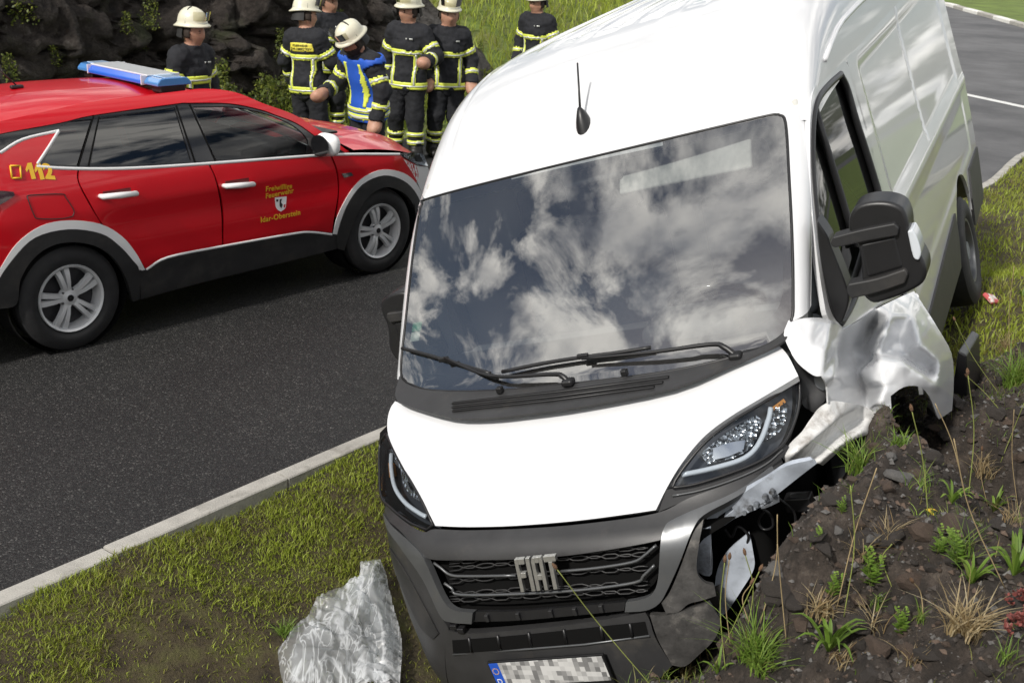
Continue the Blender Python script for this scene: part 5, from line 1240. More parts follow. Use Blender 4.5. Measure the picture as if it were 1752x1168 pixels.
def person(label, base, yaw, J, look, extra=None, height=1.82, helmet_tilt=0., visor_up=True, patch=False, vest=False, beard=False, glasses=False, lean=0., group='firefighters at the scene', bulk=1.0):
    """J: joints in body axes (x to the person's left, y backwards (faces -y), z up), metres; look: head yaw, pitch"""
    j = dict(pel=(0, 0, .96), che=(0, -.01, 1.30), nec=(0, .0, 1.50), hea=(0, -.025, 1.675),
             lsh=(.170, 0, 1.43), rsh=(-.170, 0, 1.43), lel=(.27, .04, 1.16), rel=(-.27, .04, 1.16), lha=(.27, -.06, .92), rha=(-.27, -.06, .92),
             lhi=(.10, 0, .92), rhi=(-.10, 0, .92), lkn=(.12, -.03, .50), rkn=(-.12, -.03, .50), lan=(.14, .02, .09), ran=(-.14, .02, .09))
    j.update(J); j = {k: np.array(v, float) for k, v in j.items()}; sp = j['nec']-j['pel']
    b = bulk; hd = j['hea']; up = (hd-j['nec'])/np.linalg.norm(hd-j['nec'])
    segs = [(j['pel'], j['che'], .148*b, .158*b, 1.28, ), (j['che'], j['nec']+(j['che']-j['nec'])*.35, .158*b, .115*b, 1.3), (j['lsh'], j['rsh'], .080*b, .080*b), (j['pel']+(0, 0, -.08), j['pel'], .15*b, .155*b, 1.15),
            (j['nec']-up*.02, hd-up*.03, .056, .056), (hd-up*.02, hd+up*.045, .085, .092)]
    fw = np.array([math.sin(look[0]), -math.cos(look[0])*math.cos(look[1]), math.sin(look[1])]); fw /= np.linalg.norm(fw)
    sdv = np.cross(fw, up); sdv /= np.linalg.norm(sdv)
    segs += [(hd+fw*.035-up*.02, hd+fw*.045-up*.075, .060, .042), (hd+fw*.088-up*.002, hd+fw*.104-up*.036, .010, .015)]       # jaw, nose
    for s_ in (-1, 1): segs.append((hd+sdv*s_*.088-up*.005, hd+sdv*s_*.09-up*.04, .016, .012))
    tagl = ['torso']*4+['head']*(len(segs)-4)
    for s_ in 'lr':
        segs += [(j[s_+'sh'], j[s_+'el'], .076*b, .063*b), (j[s_+'el'], j[s_+'ha'], .063*b, .048*b)]; tagl += [s_+'ua', s_+'fa']
        d = j[s_+'ha']-j[s_+'el']; d /= np.linalg.norm(d); sd = np.cross(d, np.array((0, 1., 0.))); sd /= np.linalg.norm(sd)+1e-9
        fwd = np.cross(sd, d)
        segs += [(j[s_+'ha'], j[s_+'ha']+d*.085, .032, .036)]; tagl += ['hand']
        curl = -fwd if fwd[1] > 0 else fwd
        for k in range(4):
            r0 = j[s_+'ha']+d*.09+sd*(.024*(k-1.5)); ln = (.036, .042, .040, .032)[k]; m_ = r0+d*ln+curl*.010
            segs += [(r0, m_, .0105, .0100), (m_, m_+d*ln*.55+curl*.026, .0100, .0085)]; tagl += ['hand']*2
        th = j[s_+'ha']+d*.03+sd*(.034 if s_ == 'r' else -.034); segs += [(th, th+d*.045+curl*.03+sd*(.014 if s_ == 'r' else -.014), .013, .010)]; tagl += ['hand']
        segs += [(j[s_+'hi'], j[s_+'kn'], .112*b, .085*b), (j[s_+'kn'], j[s_+'an'], .082*b, .070*b)]; tagl += [s_+'th', s_+'sh']
        an = j[s_+'an']; segs += [(an+(0, .04, -.035), an+(0, -.16, -.045), .050, .042)]; tagl += ['boot']
    V, F = sdf_body(segs, .0158)
    ctr = V[F].mean(1)
    # nearest segment and station along it for each face
    best = np.full(len(F), 9e9); lab = np.zeros(len(F), int); tt = np.zeros(len(F))
    for i, s in enumerate(segs):
        a, b_ = np.array(s[0], float), np.array(s[1], float); ab = b_-a; L2 = max((ab**2).sum(), 1e-8)
        t0 = ((ctr-a)*ab).sum(1)/L2; t = np.clip(t0, 0, 1); d = np.linalg.norm(ctr-(a+t[:, None]*ab), axis=1)-(s[2]+(s[3]-s[2])*t)
        m = d < best; best[m] = d[m]; lab[m] = i; tt[m] = t0[m]
    tl = np.array(tagl)[lab]
    Nn = np.zeros_like(V); fnm = np.cross(V[F[:, 1]]-V[F[:, 0]], V[F[:, 2]]-V[F[:, 0]])
    for k in range(4): np.add.at(Nn, F[:, k], fnm)
    Nn /= np.linalg.norm(Nn, axis=1)[:, None]+1e-12
    body = np_mesh('person', V, F, [M_['skin']]); tag(body, label, 'person', group)
    foot = min(j['lan'][2], j['ran'][2])
    body.matrix_world = Matrix.Translation(Vector(base)) @ Matrix.Rotation(yaw, 4, 'Z') @ Matrix.Rotation(lean, 4, 'Y') @ Matrix.Scale(height/1.82, 4)
    tors = (tl == 'torso'); axs = (ctr-j['pel'])@(sp/np.dot(sp, sp))
    arm = np.isin(tl, ['lua', 'rua', 'lfa', 'rfa']); leg = np.isin(tl, ['lth', 'rth', 'lsh', 'rsh'])
    low = ctr[:, 2]
    jack = arm | (tors & (axs > -.42)) | (leg & ((ctr-j['pel'])@(sp/np.linalg.norm(sp)) > -.16))
    neckz = (tl == 'head') & (((ctr-j['nec'])@up) < .020)
    jack = jack | neckz
    trou = (leg | (tors & ~jack)) & ~jack; boot = (tl == 'boot') | ((np.isin(tl, ['lsh', 'rsh'])) & (tt > .82)); trou = trou & ~boot
    wr = np.array([nz(*(p*9), 1., 3) for p in V])*.020
    sub_shell('jacket', V, F, Nn, jack, .014+np.abs(wr)*.9, M_['jacket'], body)
    jk = body.children[0]
    sub_shell('trousers', V, F, Nn, trou, .008+np.abs(wr)*.9, M_['trousers'], body); sub_shell('boots', V, F, Nn, boot, .008, M_['boot'], body)
    # reflective bands: yellow with a silver middle
    def band(sel_, width_t, name='reflective_band', par=None, centre=None, par_v=None):
        dy = np.abs(par_v-centre)
        sub_shell(name, V, F, Nn, sel_ & (dy < width_t), .026, M_['band_y'], par or body)
        sub_shell('band_core', V, F, Nn, sel_ & (dy < width_t*.36), .029, M_['band_s'], body.children[-1])
    L = np.linalg.norm(sp); hgt = (ctr-j['pel'])@(sp/L)
    trunk = (tors | leg) & jack
    band(trunk, .034, centre=.26, par_v=hgt); band(trunk, .034, centre=-.105, par_v=hgt)
    spn = sp/L; xax = np.array((1., 0, 0)); xax = xax-spn*xax.dot(spn); lat = (ctr-j['pel'])@xax
    for c_ in (.125, -.125): band(trunk & (hgt < .25) & (hgt > -.10), .019, centre=c_, par_v=lat)
    for s_ in 'lr':
        for sg_, c_, w_ in ((s_+'ua', .62, .12), (s_+'fa', .62, .11)):
            band(tl == sg_, w_, centre=c_, par_v=tt)
        for c_ in (.50, .72): band((tl == s_+'sh'), .055, centre=c_, par_v=tt)
    if vest:
        sub_shell('command_vest', V, F, Nn, trunk & (hgt > -.14) & (hgt < .50), .034, M_['vest'], body); vs_ = body.children[-1]
        for c_ in (-.02, -.09): sub_shell('vest_band', V, F, Nn, trunk & (np.abs(hgt-c_) < .026), .040, M_['band_y'], vs_); sub_shell('band_core', V, F, Nn, trunk & (np.abs(hgt-c_) < .009), .043, M_['band_s'], vs_)
        for c_ in (.105, -.105): sub_shell('vest_strap', V, F, Nn, trunk & (np.abs(lat-c_) < .022) & (hgt > .02) & (hgt < .46), .040, M_['band_y'], vs_)
    if patch:
        sub_shell('back_patch', V, F, Nn, tors & (ctr[:, 1] > j['che'][1]) & (np.abs(hgt-.375) < .045) & (np.abs(lat) < .14), .026, M_['patch'], body)
        pp = body.children[-1]
        for k, tx in enumerate(('FEUERWEHR', 'IDAR-OBERSTEIN')):
            zc = j['pel']+spn*(.393-.036*k); hy = j['che'][1]+.165
            o = text_mesh('patch_lettering', tx, .036, M_['strap'], pp, Matrix.Translation((zc[0], .0, zc[2])) @ Matrix.Rotation(math.pi, 4, 'Z') @ Matrix.Rotation(math.pi/2, 4, 'X'), .0005, 1.0, .0006)
            back = tors & (ctr[:, 1] > j['che'][1]); bx, bz, by = ctr[back, 0], ctr[back, 2], ctr[back, 1]
            for v in o.data.vertices:
                i_ = ((bx-v.co.x)**2+(bz-v.co.z)**2).argmin(); v.co.y = by[i_]+.032
    elif not vest:
        P = j['che']+np.array((.10, 0, .105)); i_ = ((ctr-(P+np.array((0, -.2, 0))))**2).sum(1).argmin(); c_ = ctr[i_]
        box('name_tag', (c_[0], c_[1]-.027, c_[2]), (.085, .004, .018), M_['band_s'], body, bv=0)
    # head: eyes, brows, mouth, hair
    hx = Vector(sdv); hu = Vector(up); hf = Vector(fw); hf = (hf-hu*hf.dot(hu)).normalized(); hx = hf.cross(hu).normalized(); H = Vector(hd)
    Mh = Matrix(((*hx, 0), (*(-hf), 0), (*hu, 0), (0, 0, 0, 1))).transposed().to_3x3().to_4x4(); Mh = Matrix.Translation(H) @ Mh
    for s_ in (-1, 1):
        V1, F1 = boxv((s_*.034, -.099, .004), (.030, .014, .013), Mh); bevel(mesh_obj('eye', V1, F1, M_['eye'], body), .003)  # dark block paints the eye together with the shade of its socket
        V1, F1 = boxv((s_*.036, -.100, .022), (.038, .014, .009), Mh); bevel(mesh_obj('eyebrow', V1, F1, M_['hair'], body), .002)
    V1, F1 = boxv((0, -.100, -.062), (.046, .014, .011), Mh); bevel(mesh_obj('mouth', V1, F1, M_['lip'], body), .003)
    if beard: 
        hsel = (tl == 'head') & (((ctr-hd)@np.array(hu)) < -.030) & (((ctr-hd)@np.array(hf)) > .015) & ~neckz
        sub_shell('beard', V, F, Nn, hsel, .010, M_['hair'], body)
    hsel = (tl == 'head') & (((ctr-hd)@np.array(hf)) < .03) & (((ctr-hd)@np.array(hu)) > -.055) & ~neckz
    sub_shell('hair', V, F, Nn, hsel, .006, M_['hair'], body)
    if glasses:
        for s_ in (-1, 1): tube('glasses', [Mh @ Vector((s_*.034+.022*math.cos(a), -.100, .003+.016*math.sin(a))) for a in np.linspace(0, 2*math.pi, 17)], .0022, M_['strap'], body, 5, cap=False)
    # helmet: shell with brim, crest ridge, band, visor, neck guard, chin strap
    Mt_ = Mh @ Matrix.Translation((0, .008, .080)) @ Matrix.Rotation(helmet_tilt, 4, 'X')
    V1, F1 = [], []; rows = [(-.030, 1.24, 0), (-.022, 1.26, 0), (-.012, 1.14, 0), (.0, 1.08, 1), (.03, 1.06, 1), (.065, .99, 1), (.095, .86, 1), (.118, .66, 1), (.133, .40, 1), (.139, .15, 1), (.140, .001, 1)]
    nn = 36
    for (z_, r_, k_) in rows:
        for i in range(nn):
            a = 2*math.pi*i/nn; x_, y_ = math.sin(a), -math.cos(a)
            rx, ry = .112*r_, .135*r_
            if k_ == 0: ry *= 1.0+.06*max(0, -y_)+.10*max(0, y_); dz = -.018*max(0, y_)**2+.006*max(0, -y_)
            else: dz = 0.
            rg = .008*math.exp(-(x_/.16)**2)*k_*(1 if z_ > .02 else 0)
            V1.append(Mt_ @ Vector((x_*rx, y_*ry, z_+dz+rg)))
    for r0 in range(len(rows)-1):
        for i in range(nn): F1.append([r0*nn+i, r0*nn+(i+1) % nn, (r0+1)*nn+(i+1) % nn, (r0+1)*nn+i])
    hm = mesh_obj('helmet', V1, F1, M_['helmet'], body)
    so_ = hm.modifiers.new('shell', 'SOLIDIFY'); so_.thickness = .006; so_.offset = -1
    P = [Mt_ @ Vector((.108*math.sin(a)*1.10, -.135*math.cos(a)*1.09, .010)) for a in np.linspace(0, 2*math.pi, 40)]; tube('helmet_band', P, .006, M_['band_s'], hm, 6, cap=False)
    P = [Mt_ @ Vector((.118*math.cos(a), .0+.012, .0+.146*math.sin(a))) for a in np.linspace(0, math.pi, 20)]; tube('helmet_strap', P, .009, M_['strap'], hm, 6)
    # visor swung up over the brow
    V1, F1 = [], []; z0, z1, tl_ = (.035, .125, .35) if visor_up else (-.10, .0, 0)
    for q_ in range(6):
        for i in range(15):
            a = -1.15+2.3*i/14; s_ = q_/5; rr = 1.16+.16*s_*(1 if visor_up else .2)
            V1.append(Mt_ @ Vector((.112*rr*math.sin(a), -.135*rr*math.cos(a)-.01, z0+(z1-z0)*s_)))
    for q_ in range(5):
        for i in range(14): F1.append([q_*15+i, q_*15+i+1, (q_+1)*15+i+1, (q_+1)*15+i])
    mesh_obj('visor', V1, F1, M_['visor'], hm)
    V1, F1 = [], []
    for q_ in range(6):
        for i in range(15):
            a = math.pi-1.25+2.5*i/14; s_ = q_/5; V1.append(Mt_ @ Vector((.118*(1+.10*s_)*math.sin(a), -.145*(1+.12*s_)*math.cos(a)-.0, -.025-.115*s_)))
    for q_ in range(5):
        for i in range(14): F1.append([q_*15+i, q_*15+i+1, (q_+1)*15+i+1, (q_+1)*15+i])
    mesh_obj('neck_guard', V1, F1, M_['strap'], hm)
    for s_ in (-1, 1): tube('chin_strap', [Mh @ Vector((s_*.092, -.01, .03)), Mh @ Vector((s_*.082, -.04, -.05)), Mh @ Vector((s_*.02, -.065, -.112))], .006, M_['strap'], hm, 6)
    return body
def stand(q, z=.05): p = at_z(q, z); return (p.x, p.y, z)
def yaw_to(base, img_right, img_toward):
    "body yaw from how much the person faces picture right / the camera; body faces -y at yaw 0"
    return math.atan2(img_right, img_toward)
# facing: yaw 0 faces the camera (-y); +90 deg faces picture right
person('firefighter beyond the car roof, head turned right, hands hidden', (-3.26, 11.55, -.02), R(62), dict(hea=(0, -.035, 1.675), nec=(0, -.01, 1.50)), (0.25, -.10), height=1.80, helmet_tilt=R(-4))
person('firefighter seen from behind with yellow patch on jacket back', (-2.46, 13.5, .0), R(158), dict(rel=(-.28, -.10, 1.17), rha=(-.20, -.32, 1.08), lel=(.30, -.02, 1.17), lha=(.30, -.14, .94)), (R(-42), 0.), patch=True, height=1.80, lean=R(1.5))
person('firefighter half hidden behind the one with the back patch, looking down right', (-2.50, 14.9, .05), R(35), dict(), (R(20), -.25), height=1.83, lean=R(1.5))
person('bearded firefighter in blue command vest bending beside the red bonnet', (-1.60, 12.0, .0), R(-42), dict(che=(0, -.06, 1.28), nec=(0, -.14, 1.46), hea=(0, -.23, 1.59), lsh=(.185, -.11, 1.40), rsh=(-.185, -.11, 1.40), rel=(-.30, -.16, 1.14), rha=(-.24, -.38, 1.06), lel=(.30, -.08, 1.13), lha=(.30, -.14, .88)), (R(-8), -.3), vest=True, beard=True, helmet_tilt=R(2), height=1.80, lean=R(2))
person('firefighter with glasses and one forearm raised, left of the young one', (-1.40, 14.0, .0), R(-18), dict(lel=(.34, .0, 1.20), lha=(.33, -.22, 1.16), rel=(-.28, .06, 1.17), rha=(-.28, .02, .92), lan=(.16, -.06, .09), ran=(-.15, .06, .09)), (R(-28), -.02), glasses=True, height=1.88, lean=R(1.5))
person('young firefighter facing the camera with arms hanging at the sides', (-.94, 14.2, .0), R(12), dict(rel=(-.28, .05, 1.16), rha=(-.26, -.06, .94), lel=(.29, .05, 1.16), lha=(.30, -.06, .92)), (R(6), -.10), height=1.84, lean=R(1.))
person('smiling firefighter behind the van roof, head turned left', (.17, 16.8, .0), R(-28), dict(), (R(-22), -.05), height=1.84)
# ------------------------------------------------------------------ rock face beyond the road
def rock_mat():
    m = bpy.data.materials.new('basalt_face'); m.use_nodes = True; t = m.node_tree; b = t.nodes['Principled BSDF']
    tc = N(t, 'ShaderNodeTexCoord')
    def ns(sc, d=9, r=.65):
        n = N(t, 'ShaderNodeTexNoise'); n.inputs['Scale'].default_value = sc; n.inputs['Detail'].default_value = d; n.inputs['Roughness'].default_value = r
        t.links.new(tc.outputs['Object'], n.inputs['Vector']); return n.outputs['Fac']
    def ramp(f, els):
        r = N(t, 'ShaderNodeValToRGB'); e = r.color_ramp.elements
        e[0].position, e[0].color = els[0][0], (*els[0][1], 1); e[1].position, e[1].color = els[-1][0], (*els[-1][1], 1)
        for p, c in els[1:-1]: x = e.new(p); x.color = (*c, 1)
        t.links.new(f, r.inputs[0]); return r.outputs[0]
    def mixc(f, a, c2):
        x = N(t, 'ShaderNodeMix', data_type='RGBA'); t.links.new(f, x.inputs[0]); t.links.new(a, x.inputs[6]); x.inputs[7].default_value = (*c2, 1); return x.outputs[2]
    base = ramp(ns(5.5, 12, .74), [(.3, (.010, .008, .007)), (.45, (.035, .026, .021)), (.58, (.075, .060, .050)), (.72, (.20, .185, .17))])
    c = mixc(ramp(ns(1.3), [(.55, (0, 0, 0)), (.68, (.8, .8, .8))]), base, (.045, .055, .016))
    c = mixc(ramp(ns(7.), [(.66, (0, 0, 0)), (.72, (.7, .7, .7))]), c, (.085, .045, .022))
    at = N(t, 'ShaderNodeAttribute', attribute_name='pale'); x = N(t, 'ShaderNodeMix', data_type='RGBA')
    t.links.new(at.outputs['Fac'], x.inputs[0]); t.links.new(c, x.inputs[6]); t.links.new(ramp(ns(5.), [(.35, (.06, .055, .05)), (.6, (.20, .19, .18))]), x.inputs[7])
    t.links.new(x.outputs[2], b.inputs['Base Color']); b.inputs['Roughness'].default_value = .8
    bp = N(t, 'ShaderNodeBump'); bp.inputs['Strength'].default_value = 1.; bp.inputs['Distance'].default_value = .25; t.links.new(ns(7, 12, .75), bp.inputs['Height']); t.links.new(bp.outputs[0], b.inputs['Normal'])
    return m
def wall_h(t): return np.interp(t, [-16, 6, 9, 10.3, 11.2, 12.2, 13.2], [4.2, 4.2, 4.0, 3.4, 2.4, 1.1, .0])
tt_ = np.arange(-14, 13.2, .08); hh_ = np.linspace(0, 1, 100)
TT, HH = np.meshgrid(tt_, hh_); Hm = wall_h(TT)*HH-.25
SS = np.interp(TT, [-16, 7, 11, 13.2], [-9.3, -9.0, -8.2, -7.9])-.30*Hm
# blocky relief: random flat-faced cells over a rolling face
rb = np.random.RandomState(5)
def cells(a, b, s, seed):
    r = np.random.RandomState(seed); i, j = np.floor(a*s).astype(int), np.floor(b*s).astype(int); best = np.full(a.shape, 9e9); val = np.zeros(a.shape); sec = np.full(a.shape, 9e9)
    for di in (-1, 0, 1):
        for dj in (-1, 0, 1):
            ii, jj = i+di, j+dj; h = ((ii*73856093) ^ (jj*19349663) ^ (seed*83492791)) & 0xffffff
            px_ = ii+((h*7919) % 1009)/1009.; py_ = jj+((h*104729) % 1013)/1013.; v = ((h*31337) % 997)/997.
            d = np.hypot(a*s-px_, b*s-py_); up = d < best; sec = np.where(up, best, np.minimum(sec, d)); val = np.where(up, v, val); best = np.where(up, d, best)
    return val, sec-best
wa, wb = TT+.35*fbm(TT, Hm, 1.1, 3, 11), Hm*1.25+.35*fbm(TT, Hm, 1.1, 3, 12)
c1, e1 = cells(wa, wb, .75, 3); c2, e2 = cells(wa, wb, 1.9, 4); c3, e3 = cells(wa, wb, 4.5, 6)
rel = 1.1*(fbm(TT, Hm, .22, 3, 2)-.5)+.75*c1+.34*c2+.12*c3-.20*np.exp(-e1/.05)-.12*np.exp(-e2/.08)+.18*(fbm(TT, Hm, 3, 4, 8)-.5)
SS = SS+rel*np.clip(wall_h(TT)/3, .15, 1)*np.clip((Hm+.3)*2, 0, 1)
X_, Y_ = K0.x+SS*KN.x+TT*KD.x, K0.y+SS*KN.y+TT*KD.y
pale = np.clip((TT-10.4)/.8, 0, 1)*.8
rf = grid_mesh('rock_face', X_, Y_, Hm+.25*(fbm(TT, Hm, 2, 3, 15)-.5), rock_mat(), {'pale': pale}); tag(rf, 'dark craggy basalt rock face behind the red car and the firefighters', 'rock face')
def rock_point(t, h):
    i = int(np.clip((t+14)/.08, 0, len(tt_)-1)); k = int(np.clip((h+.25)/max(.3, float(wall_h(t)))*99, 0, 99)); return Vector((X_[k, i], Y_[k, i], Hm[k, i]))
# ------------------------------------------------------------------ grass and plants
def blade_mat(name, cols, rough=.55):
    m = bpy.data.materials.new(name); m.use_nodes = True; t = m.node_tree; b = t.nodes['Principled BSDF']
    at = N(t, 'ShaderNodeAttribute', attribute_name='tone'); r = N(t, 'ShaderNodeValToRGB'); e = r.color_ramp.elements
    e[0].position, e[0].color = 0, (*cols[0], 1); e[1].position, e[1].color = 1, (*cols[-1], 1)
    for i, c in enumerate(cols[1:-1]): x = e.new((i+1)/(len(cols)-1)); x.color = (*c, 1)
    t.links.new(at.outputs['Fac'], r.inputs[0]); t.links.new(r.outputs[0], b.inputs['Base Color']); b.inputs['Roughness'].default_value = rough
    tr = N(t, 'ShaderNodeBsdfTranslucent'); t.links.new(r.outputs[0], tr.inputs[0]); ms = N(t, 'ShaderNodeMixShader'); ms.inputs[0].default_value = .4
    o = t.nodes['Material Output']; t.links.new(b.outputs[0], ms.inputs[1]); t.links.new(tr.outputs[0], ms.inputs[2]); t.links.new(ms.outputs[0], o.inputs[0])
    return m
M_['turf'] = blade_mat('turf_blades', [(.17, .125, .055), (.25, .24, .055), (.28, .34, .043), (.37, .45, .052), (.50, .57, .11)])
M_['weed'] = blade_mat('weed_leaves', [(.30, .24, .10), (.22, .24, .06), (.13, .22, .03), (.18, .30, .04), (.28, .40, .07)])
M_['dry'] = blade_mat('dry_stalks', [(.16, .09, .04), (.30, .21, .10), (.42, .33, .18), (.50, .42, .26)])
def blades(name, P, H, W, tone, lean, rs, mat_, segs=2, parent=None):
    "many blades in one mesh: base points P (n,3), heights, widths"
    n = len(P); a = rs.uniform(0, 2*np.pi, n); la = rs.uniform(0, 2*np.pi, n); lx = np.cos(la)*lean*H; ly = np.sin(la)*lean*H
    sx, sy = np.cos(a)*W/2, np.sin(a)*W/2; rows = []
    for k in range(segs):
        t = k/segs; w_ = 1-.45*t
        c = P+np.stack([lx*t*t, ly*t*t, H*t*(1-.25*lean*t)], 1)
        s = np.stack([sx*w_, sy*w_, 0*sx], 1); rows += [c-s, c+s]
    tip = P+np.stack([lx, ly, H*(1-.25*lean)], 1); rows.append(tip); m = len(rows)
    V = np.stack(rows, 1).reshape(-1, 3); b = (np.arange(n)*m)[:, None]; F = []
    for k in range(segs-1):
        F += [b+np.array([[2*k, 2*k+1, 2*k+3]]), b+np.array([[2*k, 2*k+3, 2*k+2]])]
    k = segs-1; F.append(b+np.array([[2*k, 2*k+1, 2*segs]]))
    F = np.concatenate(F); o = np_mesh(name, V, F, [mat_], parent)
    at = o.data.attributes.new('tone', 'FLOAT', 'POINT'); at.data.foreach_set('value', np.repeat(tone, m).astype(np.float32)); return o
rs = np.random.RandomState(12)
def scatter(n, x0, x1, y0, y1): return rs.uniform(x0, x1, n), rs.uniform(y0, y1, n)
# near verge
x, y = scatter(480000, -3.2, 2.2, 2.6, 8.0); sd = kerb_side(x, y); k = (sd > .055) & (sd < 2.3) & (bank_mask(x, y) < .4)
x, y, sd = x[k], y[k], sd[k]
wear = fbm(x, y, 1.7, 4, 21)+.34*np.clip((sd-.35)/.9, 0, 1)-.10*np.clip(1-sd/.4, 0, 1)       # bare, trodden patches away from the kerb
keep = rs.uniform(0, 1, len(x)) < np.interp(wear, [.36, .66], [1.0, .08]); x, y, sd, wear = x[keep], y[keep], sd[keep], wear[keep]
P = np.stack([x, y, ground_z(x, y)-.004], 1); n = len(x)
clump = fbm(x, y, 9, 2, 33)
H = rs.uniform(.012, .036, n)*np.interp(clump, [.3, .75], [.6, 1.45])*np.interp(wear, [.4, .8], [1.1, .7]); 
tone = np.clip(.52+.55*(fbm(x, y, 3.1, 3, 40)-.5)+rs.normal(0, .17, n)-.35*np.clip(wear-.5, 0, .4), 0, 1)
o = blades('verge_grass', P, H, rs.uniform(.003, .0062, n), tone, rs.uniform(.2, 1.0, n), rs, M_['turf']); tag(o, 'short patchy grass on the verge between kerb and van', 'grass', kind='stuff')
# verge right of the van, up to the far kerb
x, y = scatter(160000, 1.8, 10.5, 6.0, 18.5); sd = kerb_side(x, y); k = (sd > .06) & (sd < 6) & (bank_mask(x, y) < .5); x, y = x[k], y[k]
wear = fbm(x, y, .9, 4, 51); keep = rs.uniform(0, 1, len(x)) < np.interp(wear, [.40, .62], [1, .25]); x, y = x[keep], y[keep]; n = len(x)
P = np.stack([x, y, ground_z(x, y)-.004], 1)
o = blades('verge_grass', P, rs.uniform(.03, .085, n), rs.uniform(.007, .014, n), np.clip(.48+.5*(fbm(x, y, 2, 3, 41)-.5)+rs.normal(0, .15, n), 0, 1), rs.uniform(.2, 1.0, n), rs, M_['turf']); tag(o, 'grass on the verge right of the van rear wheel', 'grass', kind='stuff')
# far slope: long grass
x, y = scatter(230000, -9, 24, 12, 62); d = far_side(x, y); k = (d > .15) & (d < 24); x, y = x[k], y[k]
s_, t_ = (x-K0.x)*KN.x+(y-K0.y)*KN.y, (x-K0.x)*KD.x+(y-K0.y)*KD.y
k = ~((t_ < 12.4) & (s_ < -9.5)); x, y = x[k], y[k]; n = len(x); z, _ = far_z(x, y)
o = blades('slope_grass', np.stack([x, y, z-.02], 1), rs.uniform(.12, .42, n), rs.uniform(.012, .03, n), np.clip(.58+.7*(fbm(x, y, .5, 3, 44)-.5)+rs.normal(0, .16, n), 0, 1), rs.uniform(.2, .8, n), rs, M_['turf'], 2); tag(o, 'long green grass on the slope beyond the road', 'grass', kind='stuff')
# ---- marching a sight line onto the land
def ground_hit(q, y0=1.8, y1=14.):
    d = cam_ray(q); ys = np.arange(y0, y1, .01); X = d.x/d.y*ys; Z = CAMH+d.z/d.y*ys; g = ground_z(X, ys); k = np.argmax(Z < g)
    return Vector((X[k], ys[k], g[k])) if (Z < g).any() else Vector((X[-1], ys[-1], g[-1]))
def leaf_rosette(rs_, n, L, Wd, up=(.5, 1.2)):
    "broad strap leaves rising from one point; each leaf folded along its midrib"
    V, F, T = [], [], []
    for i in range(n):
        a = rs_.uniform(0, 2*math.pi); l = L*rs_.uniform(.55, 1.); w_ = Wd*rs_.uniform(.7, 1.1); el = rs_.uniform(*up); d = Vector((math.cos(a), math.sin(a), 0)); s = Vector((-d.y, d.x, 0)); tn = rs_.uniform(.35, .95); b = len(V); cur = rs_.uniform(.3, .9)
        for k in range(6):
            t = k/5; e = el-cur*t*t*.9; p = d*l*t*math.cos(el-cur*t*.4)+Vector((0, 0, l*t*math.sin(e)*.95)); ww = w_*math.sin(math.pi*min(.12+.86*t, 1))**.7*.5
            for c in (-1, 0, 1): V.append(p+s*ww*c+Vector((0, 0, ww*.35*abs(c)))); T.append(tn-.12*(c == 0)+.1*t)
        for k in range(5):
            for c in (0, 1): j = b+k*3+c; F.append([j, j+1, j+4, j+3])
    return V, F, T
def tuft(rs_, n, H, spread, W=.004):
    P = np.zeros((n, 3)); r = rs_.uniform(0, spread*.25, n); a = rs_.uniform(0, 2*np.pi, n); P[:, 0] = r*np.cos(a); P[:, 1] = r*np.sin(a)
    return P, rs_.uniform(.4, 1, n)*H, np.full(n, W)*rs_.uniform(.7, 1.3, n), rs_.uniform(.25, 1.3, n)
def set_tone(o, T): at = o.data.attributes.new('tone', 'FLOAT', 'POINT'); at.data.foreach_set('value', np.clip(np.array(T, np.float32), 0, 1))
rosettes = [((1416, 1118), .19, .020, 20, 'largest broad-leaved plant at the bottom edge of the bank'), ((1628, 858), .12, .016, 11, 'small broad-leaved plant high on the lava bank'), ((1699, 880), .16, .016, 15, 'broad-leaved plant with tall leaves near the right edge of the bank'),
            ((1735, 985), .20, .018, 18, 'broad-leaved plant cut by the right picture edge'), ((1660, 1005), .14, .015, 14, 'broad-leaved plant between the right edge and the feathery weeds'), ((1308, 1128), .15, .015, 9, 'upright broad-leaved plant left of the largest one'), ((1228, 1150), .12, .014, 8, 'lowest broad-leaved plant beside the broken bumper corner'), ((1748, 508), .12, .014, 8, 'broad-leaved weed on the turf right of the van wheel')]
for k, (q, L, w_, n, lb) in enumerate(rosettes):
    V, F, T = leaf_rosette(random.Random(50+k), n, L*1.05, w_*.72, (1.0, 1.48)); o = mesh_obj('broadleaf_plant', V, F, M_['weed']); set_tone(o, T); o.location = ground_hit(q); o.location.z -= .01; tag(o, lb, 'plant', 'weeds on the lava bank')
# feathery weeds: stem with rows of leaflets
def feathery(rs_, H):
    V, F, T = [], [], []
    for s in range(3):
        a0 = rs_.uniform(0, 6.28); tilt = rs_.uniform(.05, .35); top = Vector((math.cos(a0)*tilt*H, math.sin(a0)*tilt*H, H*rs_.uniform(.7, 1)))
        for k in range(12):
            t = .15+.85*k/11; p = top*t; 
            for sg in (-1, 1):
                d = Vector((math.cos(a0+sg*1.5+k*.7), math.sin(a0+sg*1.5+k*.7), .45)).normalized()*H*.30*(1.1-t*.8)
                sd_ = d.cross(Vector((0, 0, 1))).normalized()*H*.05; b = len(V); V += [p, p+d*.5+sd_, p+d, p+d*.5-sd_]; F.append([b, b+1, b+2, b+3]); T += [.6+.3*t]*4
        b = len(V); V += [Vector((-.001, 0, 0)), Vector((.001, 0, 0)), top]; F.append([b, b+1, b+2]); T += [.3]*3
    return V, F, T
